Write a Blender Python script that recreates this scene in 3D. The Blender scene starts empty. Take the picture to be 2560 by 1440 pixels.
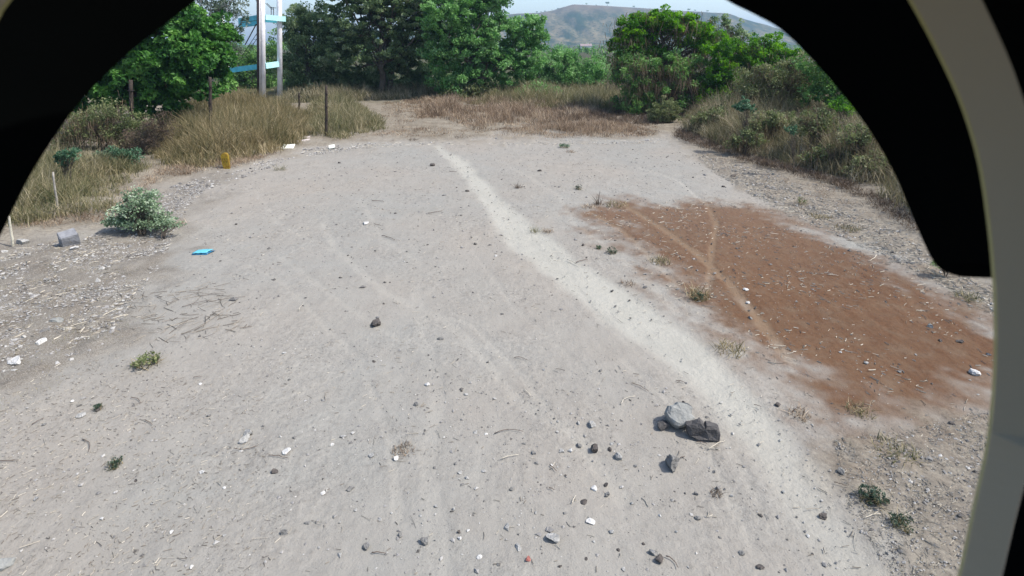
import bpy, math, random
import numpy as np
from mathutils import Vector
random.seed(7)
RS = np.random.RandomState
PI = math.pi
S = bpy.context.scene
C = S.collection

# ------------------------------------------------------------------ camera
CAM_H = 4.0; PITCH = math.radians(13.0); F = 1400.0; CY = 110 + F * math.tan(PITCH)
cam = bpy.data.cameras.new('camera'); co = bpy.data.objects.new('camera', cam); C.objects.link(co)
co.location = (0, 0, CAM_H); co.rotation_euler = (PI / 2 - PITCH, 0, 0)
cam.sensor_width = 36.0; cam.lens = F / 2560 * 36.0; cam.shift_x = 0; cam.shift_y = -(720 - CY) / 2560
cam.clip_start = 0.004; cam.clip_end = 9000
cam.dof.use_dof = True; cam.dof.focus_distance = 25.0; cam.dof.aperture_fstop = 52.0
S.camera = co
# ------------------------------------------------------------------ sky, sun, exposure
SUN_EL = math.radians(54); SUN_AZ = math.radians(102)
w = bpy.data.worlds.new("World"); S.world = w; w.use_nodes = True
nt = w.node_tree; bg = nt.nodes['Background']; sky = nt.nodes.new('ShaderNodeTexSky')
sky.sky_type = 'NISHITA'; sky.sun_disc = False; sky.sun_elevation = SUN_EL; sky.sun_rotation = SUN_AZ
sky.air_density = 1.0; sky.dust_density = 2.0; sky.ozone_density = 1.5
nt.links.new(sky.outputs[0], bg.inputs[0]); bg.inputs[1].default_value = 0.15
sun = bpy.data.lights.new('sun', 'SUN'); so = bpy.data.objects.new('sun', sun); C.objects.link(so)
sun.energy = 3.5; sun.angle = math.radians(0.5); sun.color = (1.0, 0.95, 0.87)
sd = Vector((math.sin(SUN_AZ) * math.cos(SUN_EL), math.cos(SUN_AZ) * math.cos(SUN_EL), math.sin(SUN_EL)))
so.rotation_euler = (-sd).to_track_quat('-Z', 'Y').to_euler()
S.view_settings.view_transform = 'Standard'; S.view_settings.look = 'None'
S.view_settings.exposure = 0.85; S.view_settings.gamma = 1.0

# ------------------------------------------------------------------ projection helpers
sp, cp = math.sin(PITCH), math.cos(PITCH)
def ray(px, py):
    px = np.asarray(px, float); py = np.asarray(py, float)
    a = (px - 1280) / F; b = (CY - py) / F
    return a, cp + b * sp, -sp + b * cp
def gp(px, py):                       # photo pixel -> point on the ground
    a, b, c = ray(px, py); t = CAM_H / -c
    return a * t, b * t
def qp(px, py, Y):                    # photo pixel -> point at depth Y
    a, b, c = ray(px, py); t = Y / b
    return (float(a * t), float(Y), float(CAM_H + c * t))
def gx(px, Y):                        # x of the ground point at distance Y seen in photo column px
    k = (sp - CAM_H / Y * cp) / (cp + CAM_H / Y * sp); return float((px - 1280) / F * Y / (cp + k * sp))
def poly(pts): return np.array([gp(*p) for p in pts], float)

def vnoise(x, y, seed=0):
    xi = np.floor(x).astype(np.int64); yi = np.floor(y).astype(np.int64); fx = x - xi; fy = y - yi
    def h(a, b):
        n = (a * 374761393 + b * 668265263 + seed * 974711) & 0x7fffffff
        n = ((n ^ (n >> 13)) * 1274126177) & 0x7fffffff
        return ((n ^ (n >> 16)) & 0xffff) / 65535.0
    ux = fx * fx * (3 - 2 * fx); uy = fy * fy * (3 - 2 * fy)
    return (h(xi, yi) * (1 - ux) + h(xi + 1, yi) * ux) * (1 - uy) + (h(xi, yi + 1) * (1 - ux) + h(xi + 1, yi + 1) * ux) * uy
def fnoise(x, y, seed=0, o=4):
    s = 0; a = .5; f = 1.0
    for k in range(o): s = s + a * vnoise(x * f, y * f, seed + k); a *= .5; f *= 2.03
    return s
def gz(x, y):
    x = np.asarray(x, float); y = np.asarray(y, float)
    m = np.clip(1.3 - np.abs(y) / 60.0, 0, 1)
    return (fnoise(x * .35, y * .35, 3, 3) - .45) * .10 * m + (fnoise(x * 2.2, y * 2.2, 9, 3) - .45) * .030 * m

def inside(P, x, y):
    n = len(P); r = np.zeros(x.shape, bool)
    for i in range(n):
        x0, y0 = P[i]; x1, y1 = P[(i + 1) % n]
        if y0 == y1: continue
        c = ((y0 > y) != (y1 > y)) & (x < (x1 - x0) * (y - y0) / (y1 - y0) + x0)
        r ^= c
    return r
def segdist(P, x, y, closed):
    d = np.full(x.shape, 1e9); n = len(P)
    for i in range(n if closed else n - 1):
        x0, y0 = P[i]; x1, y1 = P[(i + 1) % n]; dx, dy = x1 - x0, y1 - y0
        t = np.clip(((x - x0) * dx + (y - y0) * dy) / (dx * dx + dy * dy + 1e-12), 0, 1)
        d = np.minimum(d, np.hypot(x - x0 - t * dx, y - y0 - t * dy))
    return d
def sdf(P, x, y):
    d = segdist(P, x, y, True); return np.where(inside(P, x, y), d, -d)
def sm(a, b, v):
    t = np.clip((v - a) / (b - a), 0, 1); return t * t * (3 - 2 * t)

# ------------------------------------------------------------------ mesh helpers
def mesh_np(name, V, Fs, mat=None, parent=None, smooth=False, tint=None, vattr=None, link=True):
    V = np.asarray(V, np.float32); Fs = [np.asarray(f, np.int32) for f in (Fs if isinstance(Fs, list) else [Fs]) if len(f)]
    me = bpy.data.meshes.new(name); me.vertices.add(len(V)); me.vertices.foreach_set('co', V.ravel())
    nl = sum(f.size for f in Fs); nf = sum(len(f) for f in Fs)
    me.loops.add(nl); me.loops.foreach_set('vertex_index', np.concatenate([f.ravel() for f in Fs]))
    tot = np.concatenate([np.full(len(f), f.shape[1], np.int32) for f in Fs])
    st = np.concatenate([[0], np.cumsum(tot)[:-1]]).astype(np.int32)
    me.polygons.add(nf); me.polygons.foreach_set('loop_start', st); me.polygons.foreach_set('loop_total', tot)
    me.polygons.foreach_set('use_smooth', np.full(nf, smooth, bool))
    if tint is not None:
        a = me.attributes.new('tint', 'FLOAT', 'FACE'); a.data.foreach_set('value', np.asarray(tint, np.float32))
    if vattr:
        for k, v in vattr.items():
            a = me.attributes.new(k, 'FLOAT', 'POINT'); a.data.foreach_set('value', np.asarray(v, np.float32))
    me.update(calc_edges=True); me.validate()
    if mat: me.materials.append(mat)
    o = bpy.data.objects.new(name, me)
    if link: C.objects.link(o)
    if parent: o.parent = parent
    return o
def tag(o, label=None, cat=None, group=None, kind=None):
    if label: o['label'] = label
    if cat: o['category'] = cat
    if group: o['group'] = group
    if kind: o['kind'] = kind
    return o
def thing(name, label, cat, loc=(0, 0, 0), group=None):
    o = bpy.data.objects.new(name, None); o.empty_display_size = .2; C.objects.link(o); o.location = loc
    return tag(o, label, cat, group)
class MB:                             # gathers several shapes into one mesh
    def __init__(s): s.V = []; s.F = []; s.n = 0
    def add(s, V, Fs):
        V = np.asarray(V, float)
        for f in Fs: s.F.append(tuple(int(i) + s.n for i in f))
        s.V.append(V); s.n += len(V); return s
    def box(s, c, size, rz=0, tilt=0):
        x, y, z = [q / 2 for q in size]
        V = np.array([(i * x, j * y, k * z) for i in (-1, 1) for j in (-1, 1) for k in (-1, 1)])
        if tilt: ca, sa = math.cos(tilt), math.sin(tilt); V = np.c_[V[:, 0] * ca - V[:, 2] * sa, V[:, 1], V[:, 0] * sa + V[:, 2] * ca]
        ca, sa = math.cos(rz), math.sin(rz); V = np.c_[V[:, 0] * ca - V[:, 1] * sa, V[:, 0] * sa + V[:, 1] * ca, V[:, 2]] + np.array(c)
        return s.add(V, [(0, 1, 3, 2), (4, 6, 7, 5), (0, 4, 5, 1), (2, 3, 7, 6), (0, 2, 6, 4), (1, 5, 7, 3)])
    def bar(s, a, b, w, h):           # a square bar between two points
        a = np.array(a, float); b = np.array(b, float); d = b - a; d /= np.linalg.norm(d)
        u = np.cross(d, (0, 0, 1)); u = u / np.linalg.norm(u) if np.linalg.norm(u) > 1e-3 else np.array((1., 0, 0)); v = np.cross(u, d)
        V = [p + u * i * w / 2 + v * j * h / 2 for p in (a, b) for i, j in ((-1, -1), (1, -1), (1, 1), (-1, 1))]
        return s.add(V, [(0, 3, 2, 1), (4, 5, 6, 7), (0, 1, 5, 4), (1, 2, 6, 5), (2, 3, 7, 6), (3, 0, 4, 7)])
    def tube(s, pts, rad, n=8, cap=True):
        V, Fq = tube(pts, rad, n); s.add(V, Fq)
        if cap: s.F.append(tuple(s.n - n + i for i in range(n))); s.F.append(tuple(s.n - len(V) + n - 1 - i for i in range(n)))
        return s
    def build(s, name, mat, parent=None, smooth=False):
        me = bpy.data.meshes.new(name); me.from_pydata(np.concatenate(s.V).tolist(), [], s.F); me.materials.append(mat)
        if smooth: me.polygons.foreach_set('use_smooth', [True] * len(me.polygons))
        o = bpy.data.objects.new(name, me); C.objects.link(o)
        if parent: o.parent = parent
        return o
def tube(pts, rad, n=6):
    P = np.asarray(pts, float); R = np.broadcast_to(np.asarray(rad, float), (len(P),)); V = []
    T = np.gradient(P, axis=0); T /= (np.linalg.norm(T, axis=1, keepdims=True) + 1e-9)
    u = np.cross(T[0], (.3, .9, .1)); u /= np.linalg.norm(u)
    for i in range(len(P)):
        u = u - T[i] * np.dot(u, T[i]); u /= (np.linalg.norm(u) + 1e-9); v = np.cross(T[i], u)
        for k in range(n):
            a = 2 * PI * k / n; V.append(P[i] + R[i] * (math.cos(a) * u + math.sin(a) * v))
    Fq = [(i * n + k, i * n + (k + 1) % n, (i + 1) * n + (k + 1) % n, (i + 1) * n + k) for i in range(len(P) - 1) for k in range(n)]
    return np.array(V), np.array(Fq)

# ------------------------------------------------------------------ materials
def new_mat(name):
    m = bpy.data.materials.new(name); m.use_nodes = True; return m, m.node_tree, m.node_tree.nodes, m.node_tree.links
def solid(name, col, rough=.8, var=.25, scale=8.0, bump=.3, col2=None, spec=.3, bscale=None, detail=6):
    m, t, N, L = new_mat(name); b = N['Principled BSDF']; b.inputs['Roughness'].default_value = rough
    b.inputs['Specular IOR Level'].default_value = spec
    tc = N.new('ShaderNodeTexCoord'); n = N.new('ShaderNodeTexNoise'); n.inputs['Scale'].default_value = scale; n.inputs['Detail'].default_value = detail
    L.new(tc.outputs['Object'], n.inputs['Vector']); r = N.new('ShaderNodeValToRGB')
    c2 = col2 or tuple(c * (1 - var) for c in col)
    r.color_ramp.elements[0].position = .35; r.color_ramp.elements[1].position = .65
    r.color_ramp.elements[0].color = (*c2, 1); r.color_ramp.elements[1].color = (*col, 1)
    L.new(n.outputs['Fac'], r.inputs['Fac']); L.new(r.outputs[0], b.inputs['Base Color'])
    if bump:
        n2 = N.new('ShaderNodeTexNoise'); n2.inputs['Scale'].default_value = bscale or scale * 3; n2.inputs['Detail'].default_value = 5; L.new(tc.outputs['Object'], n2.inputs['Vector'])
        bp = N.new('ShaderNodeBump'); bp.inputs['Strength'].default_value = bump; bp.inputs['Distance'].default_value = .02
        L.new(n2.outputs['Fac'], bp.inputs['Height']); L.new(bp.outputs[0], b.inputs['Normal'])
    return m
def leafy(name, cols, trans=.35, rough=.55, nscale=1.1, nmix=.45):
    """leaf / blade material: ramp over a per-face value mixed with a soft noise, part of the light passes through"""
    m, t, N, L = new_mat(name); b = N['Principled BSDF']; b.inputs['Roughness'].default_value = rough; b.inputs['Specular IOR Level'].default_value = .25
    at = N.new('ShaderNodeAttribute'); at.attribute_name = 'tint'; g = N.new('ShaderNodeNewGeometry')
    n = N.new('ShaderNodeTexNoise'); n.inputs['Scale'].default_value = nscale; n.inputs['Detail'].default_value = 3; L.new(g.outputs['Position'], n.inputs['Vector'])
    mr = N.new('ShaderNodeMapRange'); mr.inputs[1].default_value = .3; mr.inputs[2].default_value = .7; L.new(n.outputs['Fac'], mr.inputs[0])
    mx = N.new('ShaderNodeMix'); mx.inputs[0].default_value = nmix; L.new(at.outputs['Fac'], mx.inputs[2]); L.new(mr.outputs[0], mx.inputs[3])
    r = N.new('ShaderNodeValToRGB'); k = len(cols)
    while len(r.color_ramp.elements) < k: r.color_ramp.elements.new(.5)
    for i, c in enumerate(cols): r.color_ramp.elements[i].position = .1 + .8 * i / (k - 1); r.color_ramp.elements[i].color = (*c, 1)
    L.new(mx.outputs[0], r.inputs['Fac']); L.new(r.outputs[0], b.inputs['Base Color'])
    tr = N.new('ShaderNodeBsdfTranslucent'); hs = N.new('ShaderNodeHueSaturation'); hs.inputs['Value'].default_value = 1.5; hs.inputs['Saturation'].default_value = 1.1
    L.new(r.outputs[0], hs.inputs['Color']); L.new(hs.outputs[0], tr.inputs[0])
    ms = N.new('ShaderNodeMixShader'); ms.inputs[0].default_value = trans; L.new(b.outputs[0], ms.inputs[1]); L.new(tr.outputs[0], ms.inputs[2])
    L.new(ms.outputs[0], N['Material Output'].inputs[0]); return m
def speck(name, cols, rough=.85):       # chips, straw: ramp over per-face value, opaque
    m, t, N, L = new_mat(name); b = N['Principled BSDF']; b.inputs['Roughness'].default_value = rough; b.inputs['Specular IOR Level'].default_value = .2
    at = N.new('ShaderNodeAttribute'); at.attribute_name = 'tint'; r = N.new('ShaderNodeValToRGB'); k = len(cols)
    while len(r.color_ramp.elements) < k: r.color_ramp.elements.new(.5)
    for i, c in enumerate(cols): r.color_ramp.elements[i].position = i / (k - 1); r.color_ramp.elements[i].color = (*c, 1)
    L.new(at.outputs['Fac'], r.inputs['Fac']); L.new(r.outputs[0], b.inputs['Base Color']); return m

M = dict(
 bark=solid('bark', (.11, .09, .07), .9, .5, 6, .8), palebark=solid('pale_bark', (.36, .34, .32), .85, .4, 5, .6),
 white=solid('weathered_white_paint', (.84, .83, .86), .7, .22, 2.5, .15), cyan=solid('shaded_turquoise_paint', (.10, .50, .60), .6, .3, 2.5, .1),
 cyan_sun=solid('sunlit_turquoise_paint', (.45, .78, .80), .6, .2, 2.5, .1),  # two tones of one turquoise: shaded and sunlit beam faces put into the colour
 darkpipe=solid('dark_rusty_iron', (.045, .035, .035), .7, .5, 9, .4), whitepipe=solid('white_plastic_pipe', (.7, .7, .72), .5, .1, 9, 0),
 post=solid('dark_weathered_timber', (.05, .038, .03), .9, .5, 12, .8), palepost=solid('pale_dry_timber', (.52, .49, .40), .85, .35, 12, .6),
 greypost=solid('grey_dry_timber', (.30, .28, .25), .85, .35, 12, .6),
 yellow=solid('yellow_marker_paint', (.27, .20, .015), .8, .4, 14, .5, col2=(.17, .09, .012)), mark=solid('dark_faded_lettering', (.10, .07, .02), .8, .4, 30, 0),
 block=solid('concrete_block_face', (.23, .235, .25), .9, .3, 10, .7),
 stone=solid('pale_grey_stone', (.33, .325, .31), .9, .35, 22, .9, bscale=60), dstone=solid('dark_brown_stone', (.10, .088, .08), .9, .4, 22, .9, bscale=60),
 mstone=solid('grey_stone', (.20, .195, .185), .9, .4, 22, .9, bscale=60), gstone=solid('greenish_grey_rock', (.245, .248, .235), .9, .25, 9, .8, bscale=30),
 wstone=solid('white_stone', (.50, .49, .47), .85, .2, 22, .6), rstone=solid('reddish_stone', (.32, .12, .10), .9, .4, 22, .9),
 darkrock=solid('dark_grey_rock', (.085, .08, .078), .9, .35, 12, .9, bscale=40),
 twig=solid('dry_brown_twig', (.13, .10, .08), .9, .4, 20, .3), ptwig=solid('pale_dry_stem', (.52, .47, .38), .9, .3, 20, .3),
 blue=solid('bright_blue_plastic', (.11, .40, .50), .45, .15, 14, .2), bluein=solid('dark_blue_plastic', (.02, .13, .25), .4, .2, 14, .2),
 slab=solid('off_white_board', (.66, .68, .60), .8, .15, 10, .2), plank=solid('bleached_plank', (.58, .52, .50), .85, .25, 10, .4),
 shell=solid('matte_black_plastic', (.0025, .003, .003), .95, .1, 60, 0, spec=.0), ring=solid('grey_plastic_ring', (.34, .302, .225), .8, .05, 30, 0, spec=.1),
 rim=solid('yellowish_lit_ring_edge', (.36, .34, .15), .6, .1, 60, 0, spec=.2), pole=solid('galvanised_steel', (.35, .36, .37), .5, .1, 10, .1),  # rim: light the bevel catches from ground and sky is put into its colour
 house=solid('white_wash', (.75, .75, .72), .8, .1, 2, 0), roofm=solid('grey_roof_sheet', (.25, .2, .2), .8, .2, 2, 0),
)
M['leaf_left'] = leafy('glossy_green_leaves', [(.012, .045, .012), (.035, .11, .022), (.075, .20, .035), (.16, .30, .08)], .35)
M['leaf_silver'] = leafy('silvery_green_leaves', [(.03, .055, .03), (.09, .13, .08), (.30, .34, .30)], .3)
M['leaf_dark'] = leafy('dark_fine_foliage', [(.04, .065, .03), (.095, .15, .065), (.20, .27, .13), (.38, .43, .30)], .5)
M['leaf_mid'] = leafy('mid_green_foliage', [(.022, .055, .016), (.06, .145, .036), (.14, .27, .066), (.27, .42, .15)], .3)
M['leaf_feather'] = leafy('feathery_green_foliage', [(.026, .07, .022), (.075, .19, .05), (.18, .35, .11), (.33, .49, .25)], .35)
M['leaf_bright'] = leafy('yellow_green_foliage', [(.015, .055, .008), (.05, .15, .012), (.12, .28, .02), (.24, .42, .03)], .38)
M['leaf_olive'] = leafy('olive_dry_foliage', [(.035, .042, .018), (.09, .115, .045), (.18, .21, .09), (.28, .26, .16)], .3)
M['leaf_blue'] = leafy('blue_green_foliage', [(.025, .06, .03), (.06, .13, .07), (.16, .26, .16)], .3)
M['leaf_shrub'] = leafy('pale_shrub_leaves', [(.06, .09, .05), (.13, .20, .11), (.27, .35, .23), (.48, .54, .43)], .3, nmix=.25)
M['leaf_weed'] = leafy('dark_weed_leaves', [(.010, .022, .014), (.03, .055, .035), (.09, .13, .085)], .25)
M['vine'] = leafy('dry_hanging_vine', [(.05, .035, .022), (.13, .095, .06), (.24, .18, .12)], .25)
M['brush'] = leafy('dry_brushwood', [(.035, .025, .018), (.09, .065, .045), (.20, .15, .11)], .2)
M['g_straw'] = leafy('straw_grass', [(.035, .045, .015), (.11, .10, .045), (.24, .19, .10), (.44, .37, .24)], .3, nscale=.9, nmix=.28)
M['g_green'] = leafy('green_tan_grass', [(.028, .042, .016), (.10, .105, .045), (.24, .205, .115), (.46, .40, .28)], .3, nscale=1.0, nmix=.28)
M['g_red'] = leafy('reddish_dry_weeds', [(.035, .026, .018), (.15, .105, .07), (.33, .25, .175), (.55, .47, .36)], .3, nscale=.9, nmix=.28)
M['g_right'] = leafy('dull_brown_grass', [(.03, .038, .016), (.105, .105, .052), (.25, .215, .135), (.50, .44, .33)], .3, nscale=.8, nmix=.3)
M['g_fresh'] = leafy('fresh_green_blades', [(.03, .10, .02), (.09, .21, .04), (.20, .32, .08)], .4)
M['chips'] = speck('pebble_colours', [(.06, .055, .05), (.15, .145, .14), (.245, .235, .225), (.35, .34, .32)])
M['litter'] = speck('straw_litter_colours', [(.07, .06, .05), (.18, .155, .125), (.30, .27, .22), (.46, .42, .35)])

# ------------------------------------------------------------------ GROUND (one sheet; path and red soil are cut out of the same sheet)
pathP = poly([(1075, 362), (1130, 410), (1168, 450), (1200, 510), (1235, 565), (1290, 625), (1390, 705), (1520, 800), (1640, 885), (1740, 965), (1810, 1050), (1870, 1130), (1950, 1250), (2050, 1380), (2140, 1560),
              (2330, 1560), (2190, 1400), (2095, 1270), (2015, 1150), (1945, 1050), (1865, 960), (1780, 875), (1680, 800), (1560, 720), (1440, 640), (1330, 560), (1260, 500), (1210, 450), (1165, 405), (1098, 362)])
redP = poly([(1452, 530), (1500, 508), (1600, 502), (1750, 500), (1930, 508), (2060, 560), (2200, 625), (2340, 680), (2480, 760), (2620, 850), (2750, 980), (2640, 1120), (2480, 1090), (2320, 1125), (2160, 1120), (2020, 1085), (1930, 970), (1840, 900), (1770, 820), (1690, 740), (1590, 660), (1510, 600)])
clearP = poly([(-1200, 1500), (-300, 700), (60, 600), (260, 560), (400, 470), (540, 428), (640, 405), (760, 368), (900, 360), (1010, 350), (1200, 352), (1400, 345), (1600, 342), (1700, 350), (1800, 385), (1950, 425), (2100, 470), (2230, 530), (2330, 600), (2480, 700), (3200, 900), (3600, 1500), (1280, 3000)])
rubbleP = poly([(-700, 800), (-100, 660), (60, 600), (200, 600), (300, 560), (420, 470), (560, 428), (470, 520), (430, 600), (390, 680), (330, 760), (290, 850), (150, 920), (-100, 980), (-500, 1100)])
strawR = poly([(1700, 352), (1860, 390), (2000, 425), (2150, 470), (2330, 590), (2480, 690), (2560, 760), (2700, 900), (2480, 790), (2330, 700), (2160, 620), (2020, 560), (1900, 500), (1780, 430)])
roughBR = poly([(2080, 1100), (2250, 1080), (2480, 1020), (2800, 1000), (2900, 1600), (2300, 1560), (2200, 1400), (2130, 1300)])
nearGap = poly([(940, 262), (1060, 262), (1200, 300), (1150, 352), (1000, 350), (960, 300)])
tracks = [(poly([(1560, 512), (1640, 562), (1750, 640), (1830, 712), (1900, 800), (1975, 900)]), .10, 1.0),
          (poly([(1478, 532), (1560, 580), (1640, 655), (1700, 720)]), .08, .8),
          (poly([(1600, 420), (1700, 452), (1768, 510), (1792, 560), (1780, 630), (1772, 730)]), .07, .9),
          (poly([(2040, 1000), (2130, 1130), (2200, 1300), (2260, 1500)]), .06, .25),
          (poly([(812, 560), (840, 620), (960, 730), (1120, 800), (1200, 880), (1300, 1000), (1440, 1090), (1560, 1250)]), .09, .55),
          (poly([(1320, 960), (1400, 1060), (1500, 1120)]), .05, .5), (poly([(700, 640), (860, 760), (1000, 850), (1240, 870)]), .06, .4),
          (poly([(1040, 720), (1100, 1000), (1070, 1150), (1110, 1440)]), .10, .45), (poly([(900, 490), (960, 600), (1060, 660)]), .07, .4),
          (poly([(1245, 400), (1320, 440), (1400, 490), (1440, 560), (1600, 680), (1700, 780)]), .09, .5),
          (poly([(1380, 620), (1500, 800), (1700, 960), (1830, 1120), (1900, 1260)]), .05, .35)] + [(poly(p), w_, k_) for p, w_, k_ in [([(560, 640), (700, 700), (900, 900), (980, 1100), (1000, 1300)], .05, .4), ([(930, 700), (1010, 760), (1180, 810), (1330, 960)], .05, .5), ([(1560, 900), (1680, 1010), (1800, 1180), (1900, 1400)], .06, .4), ([(150, 1000), (400, 1040), (700, 1000), (900, 920)], .05, .3), ([(1180, 620), (1280, 760), (1500, 960)], .05, .35), ([(1300, 400), (1500, 430), (1700, 440)], .08, .35), ([(640, 480), (700, 560), (860, 640)], .06, .35)]]
def make_ground():
    nx, ny = 760, 620
    u = np.linspace(1 / 62., 1 / 2.6, ny - 60)[::-1]; ys = 1 / u
    ys = np.concatenate([np.linspace(-60, 2.2, 20), ys, np.geomspace(66, 7000, 40)])
    s = np.linspace(-1, 1, nx); s = s * .75 + .25 * s ** 3
    Y = np.repeat(ys[:, None], nx, 1); wdt = np.where(ys < 2.6, 12 + (2.6 - ys) * 1.0, 8.5 + 1.35 * ys); X = s[None, :] * wdt[:, None]; X[:, 0] -= 900; X[:, 1] -= 90; X[:, -1] += 900; X[:, -2] += 90
    x, y = X.ravel(), Y.ravel(); z = gz(x, y)
    n1 = fnoise(x * 1.3, y * 1.3, 21, 4) - .47; n2 = fnoise(x * 6, y * 6, 31, 3) - .44
    sc = 1 + y * .02
    path = sm(-.14, .16, sdf(pathP, x, y) + (n1 * .26 + n2 * .05) * sc) * (.5 + .5 * sm(4.0, 6.0, y))
    red = sm(-.55, .95, sdf(redP, x, y) + (n1 * 1.5 + n2 * .9 + (fnoise(x * 3 + y * 2.4, y * .6 - x * .5, 77, 3) - .45) * 1.2) * sc)
    fs = 1 + np.clip((y - 16) / 6, 0, 1.6); clear = sm(-.8, .7, sdf(clearP, x, y) / fs + (n1 * 2.4 + n2 * .9))
    rub = sm(-.7, .6, sdf(rubbleP, x, y) + (n1 * 2.0 + n2 * .8) * sc)
    strw = np.maximum(sm(-.4, .5, sdf(strawR, x, y) + (n1 * 1.6 + n2 * .8)), sm(-.4, .4, sdf(roughBR, x, y) + n1 * 1.5 + n2 * .8))
    strw = np.maximum(strw, .8 * sm(-.5, .5, sdf(nearGap, x, y) + n1 * 2))
    tr = np.zeros_like(x)
    for P, wd, st in tracks:
        d = segdist(P, x, y, False) + n2 * .08; tr = np.maximum(tr, st * (1 - sm(wd * .4, wd * 1.3, np.abs(d))))
    z = z - path * .018 - tr * .01 + rub * (np.maximum(n1, 0) * .10 + n2 * .05) + strw * n2 * .05 + (1 - clear) * np.minimum(.25, .1 + n1 * .2) * (y > 3)
    V = np.c_[x, y, z]
    i = np.arange(ny - 1)[:, None] * nx + np.arange(nx - 1)[None, :]; i = i.ravel(); Fq = np.c_[i, i + 1, i + nx + 1, i + nx]
    att = dict(path=path, red=red, clear=clear, rubble=rub, straw=strw, track=tr)
    fp = path[Fq].mean(1) > .45; fr = (red[Fq].mean(1) > .5) & ~fp; fo = ~(fp | fr)
    gm = ground_mat()
    for nm, sel, lab in (('ground', fo, None), ('path', fp, None), ('red_soil', fr, None)):
        f = Fq[sel]; idx, inv = np.unique(f.ravel(), return_inverse=True)
        o = mesh_np(nm, V[idx], inv.reshape(f.shape), gm, smooth=True, vattr={k: v[idx] for k, v in att.items()}); o['kind'] = 'structure'
def ground_mat():
    m, t, N, L = new_mat('dusty_ground'); b = N['Principled BSDF']; b.inputs['Roughness'].default_value = .95; b.inputs['Specular IOR Level'].default_value = .1
    g = N.new('ShaderNodeNewGeometry')
    def noise(sc, det=4, rough=.6, vec=None, dist=0):
        n = N.new('ShaderNodeTexNoise'); n.inputs['Scale'].default_value = sc; n.inputs['Detail'].default_value = det; n.inputs['Roughness'].default_value = rough; n.inputs['Distortion'].default_value = dist
        L.new(vec or g.outputs['Position'], n.inputs['Vector']); return n.outputs['Fac']
    def rng(v, a, b_, c=0., d=1.):
        r = N.new('ShaderNodeMapRange'); r.inputs[1].default_value = a; r.inputs[2].default_value = b_; r.inputs[3].default_value = c; r.inputs[4].default_value = d; L.new(v, r.inputs[0]); return r.outputs[0]
    def math_(op, a, c):
        n = N.new('ShaderNodeMath'); n.operation = op
        for i, q in enumerate((a, c)):
            if isinstance(q, (int, float)): n.inputs[i].default_value = q
            else: L.new(q, n.inputs[i])
        return n.outputs[0]
    def mix(f, a, c):
        n = N.new('ShaderNodeMix'); n.data_type = 'RGBA'
        if isinstance(f, (int, float)): n.inputs[0].default_value = f
        else: L.new(f, n.inputs[0])
        for i, q in ((6, a), (7, c)):
            if isinstance(q, tuple): n.inputs[i].default_value = (*(c_ * k_ for c_, k_ in zip(q, (.535, .52, .485))), 1)
            else: L.new(q, n.inputs[i])
        return n.outputs[2]
    def attr(k):
        a = N.new('ShaderNodeAttribute'); a.attribute_name = k; return a.outputs['Fac']
    big = rng(noise(.35, 3), .35, .65); mid = rng(noise(1.7, 4), .35, .65); fine = noise(14, 6, .7); grit = noise(70, 4, .7)
    mp = N.new('ShaderNodeMapping'); mp.inputs['Rotation'].default_value = (0, 0, .75); mp.inputs['Scale'].default_value = (1, .22, 1); L.new(g.outputs['Position'], mp.inputs[0])
    streak = rng(noise(9, 5, .65, mp.outputs[0]), .4, .62)
    warm = rng(noise(.16, 3, .55), .42, .58); rough = rng(noise(.55, 4, .6), .40, .62)
    base = mix(warm, (.405, .412, .405), (.445, .415, .382)); base = mix(math_('MULTIPLY', big, .5), base, (.455, .445, .43)); base = mix(math_('MULTIPLY', mid, .45), base, (.385, .365, .345))
    base = mix(math_('MULTIPLY', streak, .28), base, (.52, .51, .49))
    base = mix(math_('MULTIPLY', rng(fine, .52, .68, 0, .7), rough), base, (.26, .245, .23)); base = mix(math_('MULTIPLY', rng(fine, .47, .32, 0, .6), rough), base, (.57, .555, .53)); base = mix(math_('MULTIPLY', rng(grit, .56, .68, 0, .8), rng(noise(2.6, 3), .45, .6)), base, (.16, .145, .135))
    pc = mix(mid, (.54, .538, .508), (.575, .573, .543)); pc = mix(rng(fine, .58, .78, 0, .15), pc, (.44, .43, .41))
    rc = mix(big, (.165, .085, .048), (.205, .112, .065)); syz = N.new('ShaderNodeSeparateXYZ'); L.new(g.outputs['Position'], syz.inputs[0]); rc = mix(rng(syz.outputs[1], 8.5, 13.5, 0, .45), rc, (.30, .215, .17)); rc = mix(rng(fine, .48, .68, 0, .6), rc, (.11, .058, .034)); rc = mix(math_('MULTIPLY', streak, .35), rc, (.26, .175, .115))
    rc = mix(rng(noise(3.2, 4), .5, .7, 0, .45), rc, (.26, .20, .15))
    lc = mix(mid, (.29, .255, .21), (.42, .385, .33)); lc = mix(rng(fine, .5, .68, 0, .8), lc, (.09, .065, .045)); lc = mix(rng(fine, .45, .32, 0, .6), lc, (.42, .37, .30))
    uc = mix(mid, (.24, .215, .19), (.37, .35, .32)); uc = mix(rng(grit, .50, .66, 0, .8), uc, (.13, .11, .10)); uc = mix(rng(grit, .47, .36, 0, .8), uc, (.55, .53, .50))
    sc = mix(mid, (.26, .225, .19), (.36, .33, .285)); sc = mix(rng(fine, .5, .66, 0, .75), sc, (.15, .13, .11)); sc = mix(rng(fine, .46, .33, 0, .7), sc, (.52, .48, .40))
    rc = mix(.05, rc, (.20, .19, .18)); c = mix(attr('red'), base, rc); c = mix(math_('MULTIPLY', attr('straw'), .8), c, sc); c = mix(attr('rubble'), c, uc)
    c = mix(attr('path'), c, pc); c = mix(math_('MULTIPLY', attr('track'), math_('ADD', math_('MULTIPLY', attr('red'), .30), .48)), c, mix(attr('red'), (.56, .55, .52), (.31, .225, .16)))
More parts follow.
